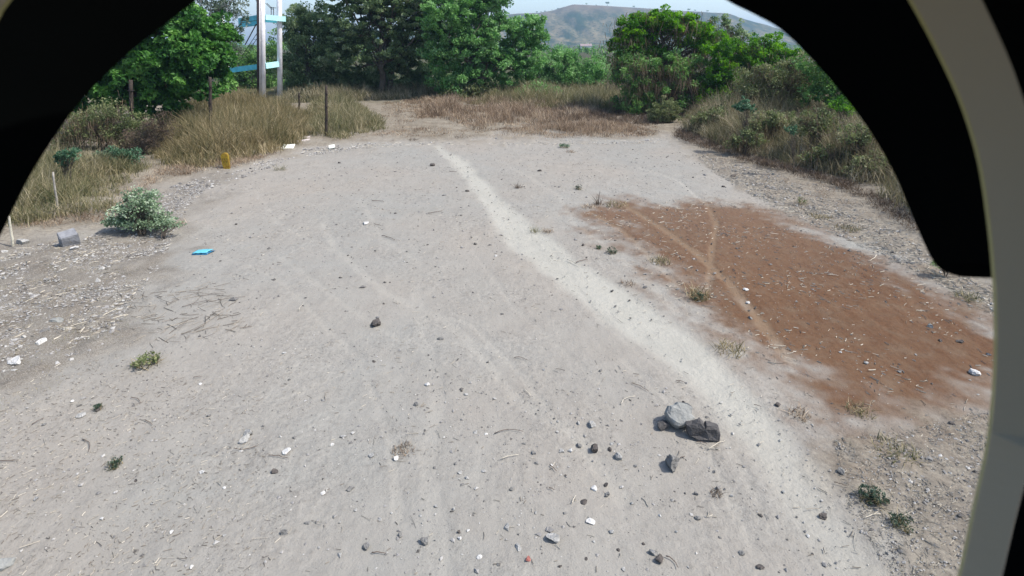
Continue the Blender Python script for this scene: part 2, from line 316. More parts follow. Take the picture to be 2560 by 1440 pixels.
    sxyz = N.new('ShaderNodeSeparateXYZ'); L.new(g.outputs['Position'], sxyz.inputs[0])
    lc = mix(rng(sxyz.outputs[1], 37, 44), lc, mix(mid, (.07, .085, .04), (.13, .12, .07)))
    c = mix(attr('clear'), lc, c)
    L.new(c, b.inputs['Base Color'])
    h = math_('ADD', math_('ADD', math_('MULTIPLY', fine, .6), math_('MULTIPLY', grit, .25)), math_('ADD', math_('MULTIPLY', noise(3.5, 4, .6), math_('MULTIPLY', rough, 1.7)), math_('MULTIPLY', attr('track'), -.35)))
    bp = N.new('ShaderNodeBump'); bp.inputs['Strength'].default_value = .8; bp.inputs['Distance'].default_value = .03; L.new(h, bp.inputs['Height']); L.new(bp.outputs[0], b.inputs['Normal'])
    return m
make_ground()

# ------------------------------------------------------------------ HILL
def hill():
    Yr = 1250.
    prof = [(700, 112), (860, 100), (1000, 70), (1150, 48), (1290, 34), (1345, 32), (1378, 27), (1402, 19), (1430, 11), (1500, 14), (1600, 20), (1700, 27), (1800, 33), (1850, 50), (1930, 74), (1990, 92), (2080, 104), (2250, 112)]
    xs = np.array([qp(p, 100, Yr)[0] for p, _ in prof]); zs = np.array([max(0, qp(p, q, Yr)[2]) for p, q in prof])
    X, Yy = np.meshgrid(np.linspace(xs[0], xs[-1], 420), np.linspace(820, 2300, 150)); x, y = X.ravel(), Yy.ravel()
    H = np.interp(x, xs, zs); t = np.clip((y - 860) / (Yr - 860), 0, 1)
    rib = (fnoise(x * .022 + y * .006, y * .004, 5, 4) - .47)
    s = .30 * t + .70 * sm(.25, .97, t); k = np.sin(PI * np.clip(t, 0, 1))
    z = H * s + rib * 26 * k * (H / 90) + (fnoise(x * .05, y * .05, 8, 4) - .47) * 8 * k
    z = np.where(t >= 1, H + (fnoise(x * .03, y * .03, 12, 3) - .5) * 1.2 - np.clip((y - Yr) * .012, 0, 30) * (H > 5), z); z = np.minimum(z, H + .3)
    z = np.where((y > 2200) | (z < .3), -1.5, z)
    nx = 420; i = (np.arange(149)[:, None] * nx + np.arange(nx - 1)[None, :]).ravel()
    m, t_, N, L = new_mat('hill_scrub'); b = N['Principled BSDF']; b.inputs['Roughness'].default_value = 1; b.inputs['Specular IOR Level'].default_value = 0
    g = N.new('ShaderNodeNewGeometry')
    def nz(s, d=5, v=None):
        n = N.new('ShaderNodeTexNoise'); n.inputs['Scale'].default_value = s; n.inputs['Detail'].default_value = d; n.inputs['Roughness'].default_value = .65; L.new(v or g.outputs['Position'], n.inputs['Vector']); return n
    mp = N.new('ShaderNodeMapping'); mp.inputs['Rotation'].default_value = (0, 0, .35); mp.inputs['Scale'].default_value = (1, .35, .35); L.new(g.outputs['Position'], mp.inputs[0])
    r1 = N.new('ShaderNodeValToRGB'); e = r1.color_ramp.elements; e[0].position = .40; e[0].color = (.022, .04, .018, 1); e[1].position = .60; e[1].color = (.17, .14, .08, 1)
    L.new(nz(.035, 8, mp.outputs[0]).outputs['Fac'], r1.inputs['Fac'])
    r2 = N.new('ShaderNodeValToRGB'); e = r2.color_ramp.elements; e[0].position = .50; e[0].color = (0, 0, 0, 1); e[1].position = .60; e[1].color = (1, 1, 1, 1)
    L.new(nz(.16, 5).outputs['Fac'], r2.inputs['Fac'])
    mx = N.new('ShaderNodeMix'); mx.data_type = 'RGBA'; L.new(r2.outputs[0], mx.inputs[0]); L.new(r1.outputs[0], mx.inputs[6]); mx.inputs[7].default_value = (.03, .045, .025, 1)
    sx = N.new('ShaderNodeSeparateXYZ'); L.new(g.outputs['Position'], sx.inputs[0])
    mr = N.new('ShaderNodeMapRange'); mr.inputs[1].default_value = 60; mr.inputs[2].default_value = 84; L.new(sx.outputs[2], mr.inputs[0])
    mx2 = N.new('ShaderNodeMix'); mx2.data_type = 'RGBA'; L.new(mr.outputs[0], mx2.inputs[0]); L.new(mx.outputs[2], mx2.inputs[6]); mx2.inputs[7].default_value = (.13, .10, .07, 1)
    L.new(mx2.outputs[2], b.inputs['Base Color'])
    o = mesh_np('hill', np.c_[x, y, z], np.c_[i, i + 1, i + nx + 1, i + nx], m, smooth=True); o['kind'] = 'structure'
hill()

# ------------------------------------------------------------------ foliage
def leaves(rs, Cn, per, spread, size, flat=.75, aspect=.55, up=.25, droop=0):
    """Cn (n,3) clump centres -> folded diamond leaves scattered round each"""
    n = len(Cn); K = n * per; c = np.repeat(Cn, per, 0); d = rs.normal(size=(K, 3)); d /= (np.linalg.norm(d, axis=1, keepdims=True) + 1e-9)
    sp_ = np.repeat(np.broadcast_to(spread, (n,)) * rs.uniform(.55, 1.35, n), per)
    p = c + d * (sp_ * rs.uniform(.25, 1, K) ** .6)[:, None] * np.array([1, 1, flat])
    ax = d * .6 + rs.normal(size=(K, 3)) * .6 + np.array([0, 0, -droop]); ax /= (np.linalg.norm(ax, axis=1, keepdims=True) + 1e-9)
    nr = rs.normal(size=(K, 3)) * .8 + np.array([0, 0, up + .5]); sd_ = np.cross(ax, nr); sd_ /= (np.linalg.norm(sd_, axis=1, keepdims=True) + 1e-9)
    L_ = (size * rs.uniform(.6, 1.35, K))[:, None]; W = L_ * aspect / 2
    nn = np.cross(sd_, ax)
    V = np.stack([p - ax * L_ / 2, p + sd_ * W + nn * W * .35, p + ax * L_ / 2, p - sd_ * W + nn * W * .35], 1).reshape(-1, 3)
    b = np.arange(K)[:, None] * 4
    ct = np.repeat(rs.uniform(0, 1, n), per); tint = np.clip(.55 * ct + .45 * rs.uniform(0, 1, K) + rs.normal(0, .08, K), 0, 1)
    return V, np.concatenate([b + [0, 1, 2], b + [0, 2, 3]]), np.concatenate([tint, tint])
def lobe_points(rs, lobes, Y, dens):
    out = []
    for L_ in lobes:
        cx, cy, rx, ry = L_[:4]; dy = L_[4] if len(L_) > 4 else 0; Yl = Y + dy
        c = np.array(qp(cx, cy, Yl)); ax = abs(qp(cx + rx, cy, Yl)[0] - c[0]); az = abs(qp(cx, cy - ry, Yl)[2] - c[2]); ay = min((ax + az) / 2, 3.2)
        area = 4 * PI * ((ax * az) ** 1.6 / 3 + (ax * ay) ** 1.6 / 3 + (ay * az) ** 1.6 / 3) ** (1 / 1.6); n = max(6, int(area * dens))
        d = rs.normal(size=(n, 3)); d /= np.linalg.norm(d, axis=1, keepdims=True); r = np.where(rs.uniform(size=n) < .75, rs.uniform(.72, 1.05, n), rs.uniform(.1, .75, n))
        out.append(c + d * r[:, None] * np.array([ax, ay, az]) * (1 + .12 * rs.normal(size=(n, 1))))
    P = np.concatenate(out); P[:, 2] = np.maximum(P[:, 2], .25); return P
def limb(rs, a, b, r0, r1, n=6, wob=.08):
    a = np.array(a, float); b = np.array(b, float); t = np.linspace(0, 1, n)[:, None]; L_ = np.linalg.norm(b - a)
    P = a * (1 - t) + b * t + rs.normal(size=(n, 3)) * wob * L_ * np.sin(PI * t) * .5; P[:, 2] += (np.sin(PI * t[:, 0]) * L_ * .08); return P, np.linspace(r0, r1, n)
def tree(name, label, cat, seed, Y, base, lobes, mat, leaf=.14, per=90, dens=2.2, spread=.42, bark='bark', stems=1, tr=.16, limbs=26, group=None, crown_name='crown', flat=.75, droop=0, aspect=.55, vines=0, lift=.35):
    rs = RS(seed); by = base[1] if len(base) > 1 else Y; bx = gx(base[0], by); bz = float(gz(bx, by))
    o = thing(name, label, cat, (bx, by, bz), group); off = np.array([bx, by, bz])
    P = lobe_points(rs, lobes, Y, dens); V, Fq, T = leaves(rs, P, per, spread, leaf, flat, aspect, droop=droop)
    ctr = P.mean(0); W = MB()
    for s in range(stems):
        a = off + np.array([rs.uniform(-.3, .3) * (stems > 1) * min(1, tr * 8), rs.uniform(-.3, .3) * (stems > 1) * min(1, tr * 8), -.15])
        fork = off * (1 - lift) + ctr * lift + (rs.normal(size=3) * min(.6, .25 * float(P.std(0).max())) if stems > 1 else 0); fork[2] = off[2] + (ctr[2] - off[2]) * rs.uniform(.35, .55)
        p, r = limb(rs, a, fork, tr, tr * .7); W.tube(p - off, r, 8)
        sel = rs.choice(len(P), min(limbs // stems + 1, len(P)), replace=False); ends = []
        for k in sel:
            p2, r2 = limb(rs, p[-1] if rs.uniform() < .6 else p[-2], P[k], tr * .42, tr * .07, 6, .12); W.tube(p2 - off, r2, 5, cap=False); ends.append(p2)
        for k in rs.choice(len(P), min(limbs * 2, len(P)), replace=False):
            q = ends[rs.randint(len(ends))]; j = q[rs.randint(2, 5)]
            if np.linalg.norm(j - P[k]) < 3.2: p3, r3 = limb(rs, j, P[k], tr * .14, tr * .04, 4, .1); W.tube(p3 - off, r3, 4, cap=False)
    W.build('trunk', M[bark], o, smooth=True)
    mesh_np(crown_name, V - off, [Fq], M[mat], o, tint=T)
    if vines:
        vs = P[rs.choice(len(P), vines)]; K = 40; c = np.repeat(vs, K, 0) + rs.normal(size=(vines * K, 3)) * [.35, .35, .15]
        ln = rs.uniform(.2, 1.0, len(c)) * min(1, Y / 30); V, f, T = blades(rs, c, ln, .0007 * Y, down=True); V[:, 2] = np.maximum(V[:, 2], .05); mesh_np('dry_vines', V - off, f, M['vine'], o, tint=T)
    return o
def blades(rs, root, ln, wd, lean=.35, down=False, seg=3):
    """tapering bent blades from root points; wd width at the base"""
    n = len(root); a = rs.uniform(0, 2 * PI, n); le = np.abs(rs.normal(0, lean, n)); dr = np.c_[np.cos(a) * le, np.sin(a) * le, np.ones(n) * (-1 if down else 1)]; dr /= np.linalg.norm(dr, axis=1, keepdims=True)
    b = a + rs.normal(0, .6, n); bend = np.c_[np.cos(b), np.sin(b), -.5 * np.ones(n)] * (rs.uniform(.0, .75, n) * (0.3 if down else 1))[:, None]
    f = rs.uniform(0, PI, n); side = np.c_[np.cos(f), np.sin(f), np.zeros(n)]; wd = np.broadcast_to(wd, (n,)) * rs.uniform(.6, 1.3, n); Vs = []
    for k in range(seg):
        t = k / seg; p = root + (dr * t + bend * t * t) * ln[:, None]; w_ = (wd * (1 - .75 * t) / 2)[:, None]; Vs += [p - side * w_, p + side * w_]
    Vs.append(root + (dr + bend) * ln[:, None]); V = np.stack(Vs, 1).reshape(-1, 3); m = 2 * seg + 1; i = (np.arange(n) * m)[:, None]
    q = np.concatenate([i + [2 * k, 2 * k + 1, 2 * k + 3, 2 * k + 2] for k in range(seg - 1)]); tr = i + [2 * seg - 2, 2 * seg - 1, 2 * seg]
    T = np.clip(rs.uniform(0, 1, n) + rs.normal(0, .1, n), 0, 1)
    return V, [q, tr], np.concatenate([T] * seg)
def sample(P, n, rs):
    lo = P.min(0); hi = P.max(0); out = []; got = 0
    while got < n:
        x = rs.uniform(lo[0], hi[0], n * 3); y = rs.uniform(lo[1], hi[1], n * 3); k = inside(P, x, y); out.append(np.c_[x, y][k]); got += k.sum()
    return np.concatenate(out)[:n]
def parea(P): x, y = P[:, 0], P[:, 1]; return abs(np.dot(x, np.roll(y, 1)) - np.dot(y, np.roll(x, 1))) / 2
def grass(name, label, seed, pts, mat, h=(.8, 1.4), clump=14, per=22, wd=.016, spread=.16, lean=.3, cat='grass', edge=.35, world=None, hn=.5, frontbias=1., gap=0.):
    rs = RS(seed); P = world if world is not None else poly(pts); n = min(int(parea(P) * clump), 5200); c = sample(P, n, rs)
    k = fnoise(c[:, 0] * .6, c[:, 1] * .6, seed, 3) > .36 + gap - .2 * rs.uniform(size=n); c = c[k]; n = len(c)
    per = int(per * 1.4); d = segdist(P, c[:, 0], c[:, 1], True); hh = (h[0] + (h[1] - h[0]) * np.clip((fnoise(c[:, 0] * hn, c[:, 1] * hn, seed + 3, 3) - .25) * 2, 0, 1)) * (edge + (1 - edge) * sm(0, 1.6, d))
    r = np.repeat(c, per, 0) + rs.normal(0, spread, (n * per, 2)); root = np.c_[r, gz(r[:, 0], r[:, 1]) - .03 + .12]
    ln = np.repeat(hh, per) * rs.uniform(.35, 1.1, n * per); wdv = wd * (.75 + np.repeat(c[:, 1], per) * .045)
    V, f, T = blades(rs, root, ln, wdv, lean); T = np.clip(T * .6 + np.tile(np.repeat(rs.uniform(0, 1, n), per), 3) * .4, 0, 1)
    return tag(mesh_np(name, V, f, M[mat], tint=T), label, cat, kind='stuff')

# trees: Y = distance, lobes = (x, y, rx, ry, extra depth) of the crown's clumps
tree('broadleaf_tree', 'leafy glossy green tree at the left behind the dark leaning fence post', 'tree', 1, 25.5, (345, 26),
     [(330, 190, 130, 75), (430, 140, 110, 75), (500, 170, 75, 85), (400, 60, 120, 70), (240, 235, 90, 55), (400, 245, 70, 50), (520, 90, 60, 60, .8), (200, 120, 120, 90, 1)], 'leaf_left', leaf=.21, per=75, dens=3.4, spread=.34, tr=.16, limbs=34, aspect=.6)
tree('silver_leaved_tree', 'tall thin tree with sparse silvery leaves just left of the water tower', 'tree', 2, 31, (530, 31),
     [(540, 40, 55, 60), (580, 20, 35, 45), (510, 100, 45, 50), (570, 110, 30, 45), (540, -60, 80, 60), (590, 80, 18, 30)], 'leaf_silver', leaf=.15, per=38, dens=2.6, spread=.35, bark='palebark', tr=.13, limbs=30)
tree('small_tree', 'small bushy green tree seen between the water tower and the silvery tree', 'tree', 3, 52, (630, 52), [(600, 150, 40, 50), (640, 175, 45, 40), (610, 210, 60, 40), (690, 130, 22, 55), (700, 200, 40, 50), (585, 195, 40, 40)], 'leaf_mid', leaf=.2, per=55, dens=1.5, spread=.5, tr=.12, stems=2)
tree('bushy_tree', 'dense mid green tree directly right of the water tower', 'tree', 4, 45, (770, 45), [(770, 90, 55, 60), (735, 70, 35, 50), (810, 60, 50, 50), (760, 165, 60, 60), (745, 25, 22, 20), (830, 130, 50, 70), (790, 220, 60, 40)], 'leaf_dark', leaf=.18, per=110, dens=1.7, spread=.5, tr=.2)
tree('dark_acacia_tree', 'large dark spreading tree with grey green fine leaves and visible forked branches', 'tree', 5, 44, (965, 44),
     [(900, 60, 90, 60), (980, 30, 100, 60), (1060, 90, 70, 60), (860, 130, 60, 60), (960, 120, 90, 50), (1040, 10, 90, 60), (900, -40, 120, 60), (1010, 170, 70, 40, 1), (890, 205, 50, 30, 1.5), (1060, 205, 60, 35, 1.5)], 'leaf_dark', leaf=.20, per=80, dens=2.1, spread=.40, tr=.28, limbs=44, stems=2, flat=.5)
tree('feathery_green_tree', 'tall bright green feathery tree in the middle of the tree line', 'tree', 6, 42, (1200, 42),
     [(1110, 40, 75, 55, -1), (1190, 40, 75, 60), (1160, 110, 90, 60), (1250, 100, 70, 60), (1320, 70, 45, 40), (1345, 95, 30, 35), (1110, 140, 60, 45), (1230, 170, 80, 50), (1310, 150, 50, 50), (1150, 200, 80, 40), (1240, -20, 50, 45), (1130, -30, 80, 50), (1215, 0, 60, 30)], 'leaf_feather', leaf=.19, per=80, dens=2.3, spread=.36, tr=.22, limbs=40, stems=2)
tree('understorey_bush', 'dark shadowed bush under the spreading trees in the middle', 'bush', 7, 46, (950, 46), [(850, 210, 70, 40), (960, 220, 80, 38), (1060, 215, 70, 38), (760, 225, 60, 30), (910, 190, 60, 40), (1160, 225, 80, 30), (1270, 220, 70, 30)], 'leaf_dark', leaf=.17, per=70, dens=1.5, spread=.6, tr=.08, stems=3)
tree('pale_green_bush', 'pale green thicket below the gap where the hill shows', 'bush', 8, 47, (1400, 47), [(1400, 160, 55, 40), (1460, 175, 55, 40), (1370, 190, 50, 40), (1440, 205, 70, 35), (1500, 190, 40, 40), (1340, 215, 60, 30), (1410, 140, 30, 20)], 'leaf_feather', leaf=.16, per=80, dens=1.9, spread=.42, tr=.07, stems=4, flat=1.0)
tree('vine_covered_tree', 'round yellow green tree hung with brown dry vines on the right', 'tree', 9, 33, (1640, 33),
     [(1600, 70, 55, 40), (1660, 50, 60, 28), (1720, 75, 65, 40), (1570, 115, 42, 35), (1780, 120, 55, 38), (1620, 130, 50, 30)], 'leaf_bright', leaf=.18, per=70, dens=4.6, spread=.27, tr=.2, limbs=36, vines=70)
tree('vine_covered_bush', 'dark green bush draped in dry vines under the yellow green tree', 'bush', 10, 32, (1690, 32),
     [(1650, 175, 75, 50), (1600, 250, 60, 40), (1740, 260, 60, 30), (1730, 190, 80, 55), (1580, 185, 50, 50), (1680, 235, 90, 40), (1790, 210, 50, 50), (1545, 160, 30, 35, 2)], 'leaf_mid', leaf=.14, per=70, dens=3.0, spread=.33, tr=.09, stems=4, vines=130)
tree('sprawling_tree', 'yellow green sprawling tree beside the round one, nearer the right', 'tree', 11, 31, (1850, 31),
     [(1830, 130, 50, 30), (1880, 125, 50, 35), (1920, 115, 45, 30), (1810, 175, 60, 40), (1890, 170, 60, 40), (1950, 160, 50, 40), (1800, 235, 60, 40), (1870, 215, 50, 30)], 'leaf_bright', leaf=.14, per=80, dens=3.6, spread=.3, tr=.13, limbs=26, vines=20)
tree('spindly_tree', 'thin dark sapling tops rising above the yellow green trees against the hill', 'tree', 12, 37, (1810, 37), [(1775, 55, 12, 14), (1800, 68, 26, 22), (1845, 68, 12, 22), (1830, 88, 40, 16), (1870, 85, 14, 12), (1812, 48, 10, 10)], 'leaf_dark', leaf=.14, per=36, dens=4, spread=.22, tr=.06, stems=3, lift=.7)
tree('brown_bush', 'dull brown and green dry bush on the right slope', 'bush', 13, 27, (1950, 27), [(1900, 210, 70, 50), (1970, 200, 70, 50), (1870, 250, 60, 35), (1960, 255, 80, 35), (2020, 190, 60, 50)], 'leaf_olive', leaf=.11, per=70, dens=4, spread=.3, tr=.06, stems=5, vines=50)
tree('green_bush', 'grey green leafy bush furthest right beside the camera shroud', 'bush', 14, 25, (2090, 25), [(2050, 160, 50, 45), (2100, 210, 60, 50), (2160, 240, 60, 60), (2060, 230, 50, 40), (2200, 300, 60, 60), (2120, 140, 60, 50, 3), (2240, 200, 80, 80, 2)], 'leaf_mid', leaf=.12, per=75, dens=4, spread=.28, tr=.06, stems=4)
tree('olive_shrub', 'small olive shrub at the foot of the vine covered tree', 'shrub', 15, 28.5, (1665, 28.5), [(1665, 270, 34, 24), (1640, 288, 24, 18), (1690, 288, 24, 16), (1665, 298, 34, 10)], 'leaf_olive', leaf=.08, per=60, dens=12, spread=.16, tr=.03, stems=5)
tree('blue_green_shrub', 'small blue green sapling standing out of the dry grass at the right', 'shrub', 16, 20.5, (1862, 20.5), [(1858, 258, 18, 14), (1872, 270, 16, 12), (1850, 272, 12, 12)], 'leaf_blue', leaf=.10, per=26, dens=18, spread=.12, tr=.02, stems=2)
tree('small_blue_green_plant', 'small blue green plant halfway up the right grass bank', 'plant', 17, 17, (1985, 17), [(1982, 322, 18, 6), (1975, 330, 10, 4)], 'leaf_blue', leaf=.08, per=20, dens=25, spread=.08, tr=.015, stems=1)
tree('light_green_shrub', 'light green shrub at the right edge among the tall grass', 'shrub', 18, 21, (2105, 21), [(2100, 262, 30, 16), (2120, 275, 18, 12)], 'leaf_bright', leaf=.09, per=30, dens=14, spread=.16, tr=.02, stems=3)
tree('dry_thorn_bush', 'dark dry thorny bush below the broadleaf tree', 'bush', 19, 21, (255, 21), [(230, 320, 70, 40), (300, 340, 50, 35), (170, 350, 50, 30), (340, 320, 40, 40), (260, 290, 60, 30)], 'leaf_olive', leaf=.08, per=60, dens=6, spread=.26, tr=.04, stems=5, vines=60)
tree('brown_thorn_bush', 'brown leafless thorny bush between the fence posts', 'bush', 20, 20, (365, 20), [(370, 350, 45, 35), (400, 310, 35, 30), (340, 380, 35, 20)], 'brush', leaf=.09, per=60, dens=7, spread=.26, tr=.035, stems=6, aspect=.2)
for k_, (px_, Y_, cy_, rx_, ry_, mt_, lb_) in enumerate([(1790, 25, 290, 45, 24, 'leaf_olive', 'olive scrub bush at the left end of the right grass bank'), (1925, 21, 300, 50, 22, 'leaf_olive', 'greyish scrub bush behind the blue green sapling on the right bank'), (2040, 19, 300, 55, 30, 'leaf_olive', 'tan olive scrub bush high on the right bank'),
    (2150, 17, 335, 50, 26, 'leaf_olive', 'dusty scrub bush high on the right bank beside the black shroud'), (1860, 20, 345, 45, 16, 'leaf_olive', 'dull dead scrub low on the right bank'), (2080, 17.5, 385, 55, 20, 'leaf_olive', 'dull tangled scrub low on the right bank further right'), (2200, 16, 405, 60, 28, 'leaf_olive', 'olive scrub low at the right end of the bank'),
    (1560, 36, 270, 50, 26, 'leaf_mid', 'dark green scrub left of the foot of the vine covered bush'), (1350, 40, 232, 50, 20, 'leaf_feather', 'light green scrub before the middle trees'), (1180, 41, 228, 60, 18, 'leaf_olive', 'olive scrub before the tall feathery tree')]):
    tree('scrub_bush', lb_, 'bush', 150 + k_, Y_, (px_, Y_), [(px_, cy_, rx_, ry_), (px_ - rx_ * .6, cy_ + ry_ * .5, rx_ * .6, ry_ * .7), (px_ + rx_ * .6, cy_ + ry_ * .4, rx_ * .6, ry_ * .7)], mt_, leaf=.004 * Y_ + .02, per=34, dens=min(200 / Y_, 9), spread=.011 * Y_, tr=.025, stems=5, group='scrub bushes along the edges', vines=10)
tree('low_green_shrub', 'low fresh green leafy shrub at the foot of the dry bushes on the left', 'shrub', 21, 17.5, (305, 17.5), [(300, 388, 42, 14), (330, 395, 20, 12), (270, 385, 24, 12)], 'leaf_blue', leaf=.08, per=44, dens=14, spread=.15, tr=.02, stems=4)
tree('leafy_weed', 'blue green weed beside the black shroud at the far left', 'plant', 22, 15, (170, 15), [(172, 385, 26, 14), (150, 400, 16, 12)], 'leaf_blue', leaf=.09, per=34, dens=18, spread=.13, tr=.02, stems=3)
tree('round_leaf_shrub', 'pale round leaved shrub standing alone on the stony left edge', 'shrub', 23, 11.6, (358, 11.4),
     [(350, 520, 42, 48), (345, 570, 40, 30), (370, 490, 30, 26), (395, 560, 34, 34), (310, 545, 20, 35), (290, 565, 22, 20)], 'leaf_shrub', leaf=.055, per=30, dens=24, spread=.15, tr=.02, stems=8, aspect=.75)
tree('low_grey_shrub', 'low grey leaved sprawl at the right foot of the round leaved shrub', 'shrub', 24, 11.3, (410, 11.2), [(400, 578, 36, 16), (432, 562, 22, 14)], 'leaf_shrub', leaf=.05, per=20, dens=26, spread=.12, tr=.012, stems=6)
tree('dark_low_bush', 'small dark green bush partly behind the ring at the right edge', 'shrub', 25, 9.2, (2365, 9.2), [(2362, 695, 24, 9), (2340, 690, 16, 7)], 'leaf_dark', leaf=.04, per=30, dens=50, spread=.07, tr=.01, stems=3)
# low band of distant woods on the plain
def far_woods():
    rs = RS(50); n = 900; y = rs.uniform(150, 700, n); x = (rs.uniform(-900, 2400, n) - 1280) / F * y * 1.05
    h = rs.uniform(2, 5, n) * (.8 + .4 * (y > 300)); c = np.c_[x, y, h * .5]; V, f, T = leaves(rs, c, 46, h * .75, 1.1, .6)
    V[:, 2] = np.maximum(V[:, 2], 0); tag(mesh_np('distant_woods', V, [f], M['leaf_mid'], tint=T), 'low blue green band of far off trees on the plain below the hill', 'trees', kind='stuff')
far_woods()
def hill_trees():
    proto = None; rs = RS(61)
    for i, (px, py, s) in enumerate([(1342, 31, 2.2), (1352, 30, 1.6), (1362, 29, 2.0), (1380, 25, 1.4), (1395, 22, 1.8), (1466, 11, 2.2), (1490, 13, 1.5), (1518, 11, 4.0), (1585, 18, 2.6), (1722, 26, 3.0), (1737, 27, 2.2), (1768, 29, 2.5), (1825, 39, 2.4), (1870, 55, 2.0), (1900, 64, 2.6)]):
        p = qp(px, py + 2, 1258)
        if proto is None:
            o = thing('ridge_tree', '', 'tree'); V, f, T = leaves(rs, rs.normal(0, .45, (9, 3)) * [1, 1, .5] + [0, 0, 1.3], 22, .5, .5); mesh_np('crown', V, [f], M['leaf_dark'], o, tint=T)
            MB().tube([(0, 0, -.6), (0, 0, 1.2)], [.09, .05], 5).build('trunk', M['bark'], o); proto = o
        else:
            o = proto.copy(); C.objects.link(o)
            for ch in proto.children: c = ch.copy(); C.objects.link(c); c.parent = o
        o.location = p; o.scale = (s, s, s); o.rotation_euler.z = i * 1.3
        od = ['leftmost', 'second from left', 'third from left', 'fourth from left', 'fifth from left', 'sixth from left', 'seventh from left', 'large middle', 'ninth from left', 'tenth from left', 'eleventh from left', 'fourth from right', 'third from right', 'second from right', 'rightmost'][i]
        tag(o, od + ' of the tiny dark trees on the skyline of the far hill', 'tree', 'trees along the top of the far hill')
hill_trees()

# ------------------------------------------------------------------ grass
grass('tall_dry_grass', 'tall straw coloured grass thicket before the water tower', 101, [(385, 420), (500, 428), (620, 404), (745, 368), (775, 340), (770, 290), (700, 278), (620, 266), (480, 272), (400, 310)], 'g_straw', (1.15, 1.9), 14, 22, .013, .18)
grass('edge_grass', 'mixed green and tan grass tufts around the fence post', 102, [(770, 345), (850, 352), (960, 328), (950, 300), (880, 262), (790, 262), (765, 300)], 'g_green', (.8, 1.5), 12, 24, .013, .16)
grass('left_grass', 'green and brown grass beside the white stake on the left', 103, [(40, 575), (120, 560), (270, 545), (290, 480), (370, 430), (300, 400), (120, 400), (-100, 430), (-200, 560)], 'g_green', (.8, 1.5), 14, 24, .011, .14)
grass('reddish_weeds', 'reddish dry weeds along the far edge of the clearing', 104, [(1040, 300), (1200, 335), (1330, 325), (1480, 318), (1540, 300), (1500, 262), (1300, 252), (1100, 250), (1000, 255)], 'g_red', (.3, 1.3), 7, 20, .012, .2, edge=.15, gap=.10)
grass('far_grass', 'greenish tall grass in front of the middle trees', 105, [(1180, 265), (1350, 275), (1560, 290), (1660, 310), (1640, 262), (1500, 238), (1300, 236), (1150, 240)], 'g_green', (.9, 2.1), 6, 22, .012, .2, gap=.04)
grass('short_straw', 'short tan straw at the far edge of the bare ground', 106, [(1240, 330), (1400, 346), (1560, 348), (1640, 340), (1640, 318), (1500, 308), (1300, 318)], 'g_red', (.25, .6), 14, 18, .010, .14)
grass('far_edge_straw', 'sparse short straw between the reddish weeds and the bare ground', 117, [(960, 345), (1200, 348), (1420, 350), (1640, 346), (1640, 328), (1400, 335), (1200, 335), (1000, 320), (920, 340)], 'g_red', (.08, .35), 10, 14, .010, .16, lean=.7, edge=.7)
grass('bank_grass', 'tall brownish grass bank along the right edge', 107, [(1712, 325), (1800, 368), (1950, 412), (2100, 452), (2230, 510), (2330, 580), (2600, 700), (2900, 560), (2500, 330), (2200, 270), (1950, 250), (1740, 262)], 'g_right', (1.2, 2.5), 15, 26, .012, .17)
grass('bank_green_grass', 'fresher green tufts growing within the right grass bank', 108, [(1720, 300), (1800, 330), (1900, 345), (2100, 400), (2250, 430), (2200, 300), (2000, 262), (1800, 262)], 'g_green', (1.2, 2.0), 4, 24, .012, .17)
grass('brush_edge', 'dark dry brush lying along the foot of the right bank', 109, [(1690, 345), (1800, 392), (1950, 432), (2110, 480), (2240, 555), (2330, 620), (2340, 590), (2240, 520), (2100, 455), (1950, 415), (1810, 372), (1700, 328)], 'brush', (.2, .5), 34, 18, .010, .12, lean=1.0, edge=.6)
grass('left_edge_brush', 'low dry brush along the foot of the left grass', 110, [(40, 590), (160, 572), (280, 560), (400, 452), (560, 432), (690, 395), (690, 380), (540, 410), (400, 425), (280, 530), (40, 565)], 'g_red', (.12, .4), 20, 18, .009, .12, lean=.9, edge=.6)
grass('far_brush', 'matted dark brushwood below the vine covered tree', 111, [(1380, 300), (1500, 312), (1640, 318), (1680, 300), (1600, 285), (1450, 280)], 'brush', (.3, .8), 12, 20, .013, .2, lean=.9, edge=.6)
grass('gap_weeds', 'thin dry weeds in the gap at the far end of the footpath', 112, [(950, 300), (1000, 330), (1060, 300), (1060, 262), (960, 258)], 'g_red', (.15, .4), 5, 14, .010, .16)
grass('sprout_grass', 'thin short dry sprouts in the stony strip on the right', 113, [(1720, 372), (1850, 410), (2000, 450), (2150, 500), (2330, 620), (2480, 720), (2480, 790), (2330, 690), (2160, 610), (2020, 545), (1900, 480), (1780, 425)], 'g_red', (.04, .13), 9, 12, .005, .09, lean=.9, edge=.8)
grass('hedge_bottom_grass', 'dark grass in the shade under the trees behind the weeds', 114, None, 'g_right', (.8, 1.6), 5, 24, .018, .25, world=poly([(690, 262), (860, 258), (960, 252), (1150, 246), (1300, 240), (1560, 246), (1640, 250), (1640, 226), (1000, 222), (690, 228)]))
grass('rubble_sprouts', 'sparse dry sprouts over the rubble at the left edge', 115, [(-150, 700), (60, 610), (250, 570), (330, 700), (300, 850), (200, 920), (60, 1100), (-100, 1150)], 'g_green', (.03, .12), 14, 10, .004, .08, lean=.9, edge=.8)
grass('corner_sprouts', 'sparse dry sprouts in the bottom right corner', 116, [(2080, 1120), (2250, 1090), (2480, 1040), (2600, 1500), (2300, 1560), (2180, 1400)], 'g_green', (.02, .07), 45, 10, .0028, .05, lean=1.0, edge=.8)

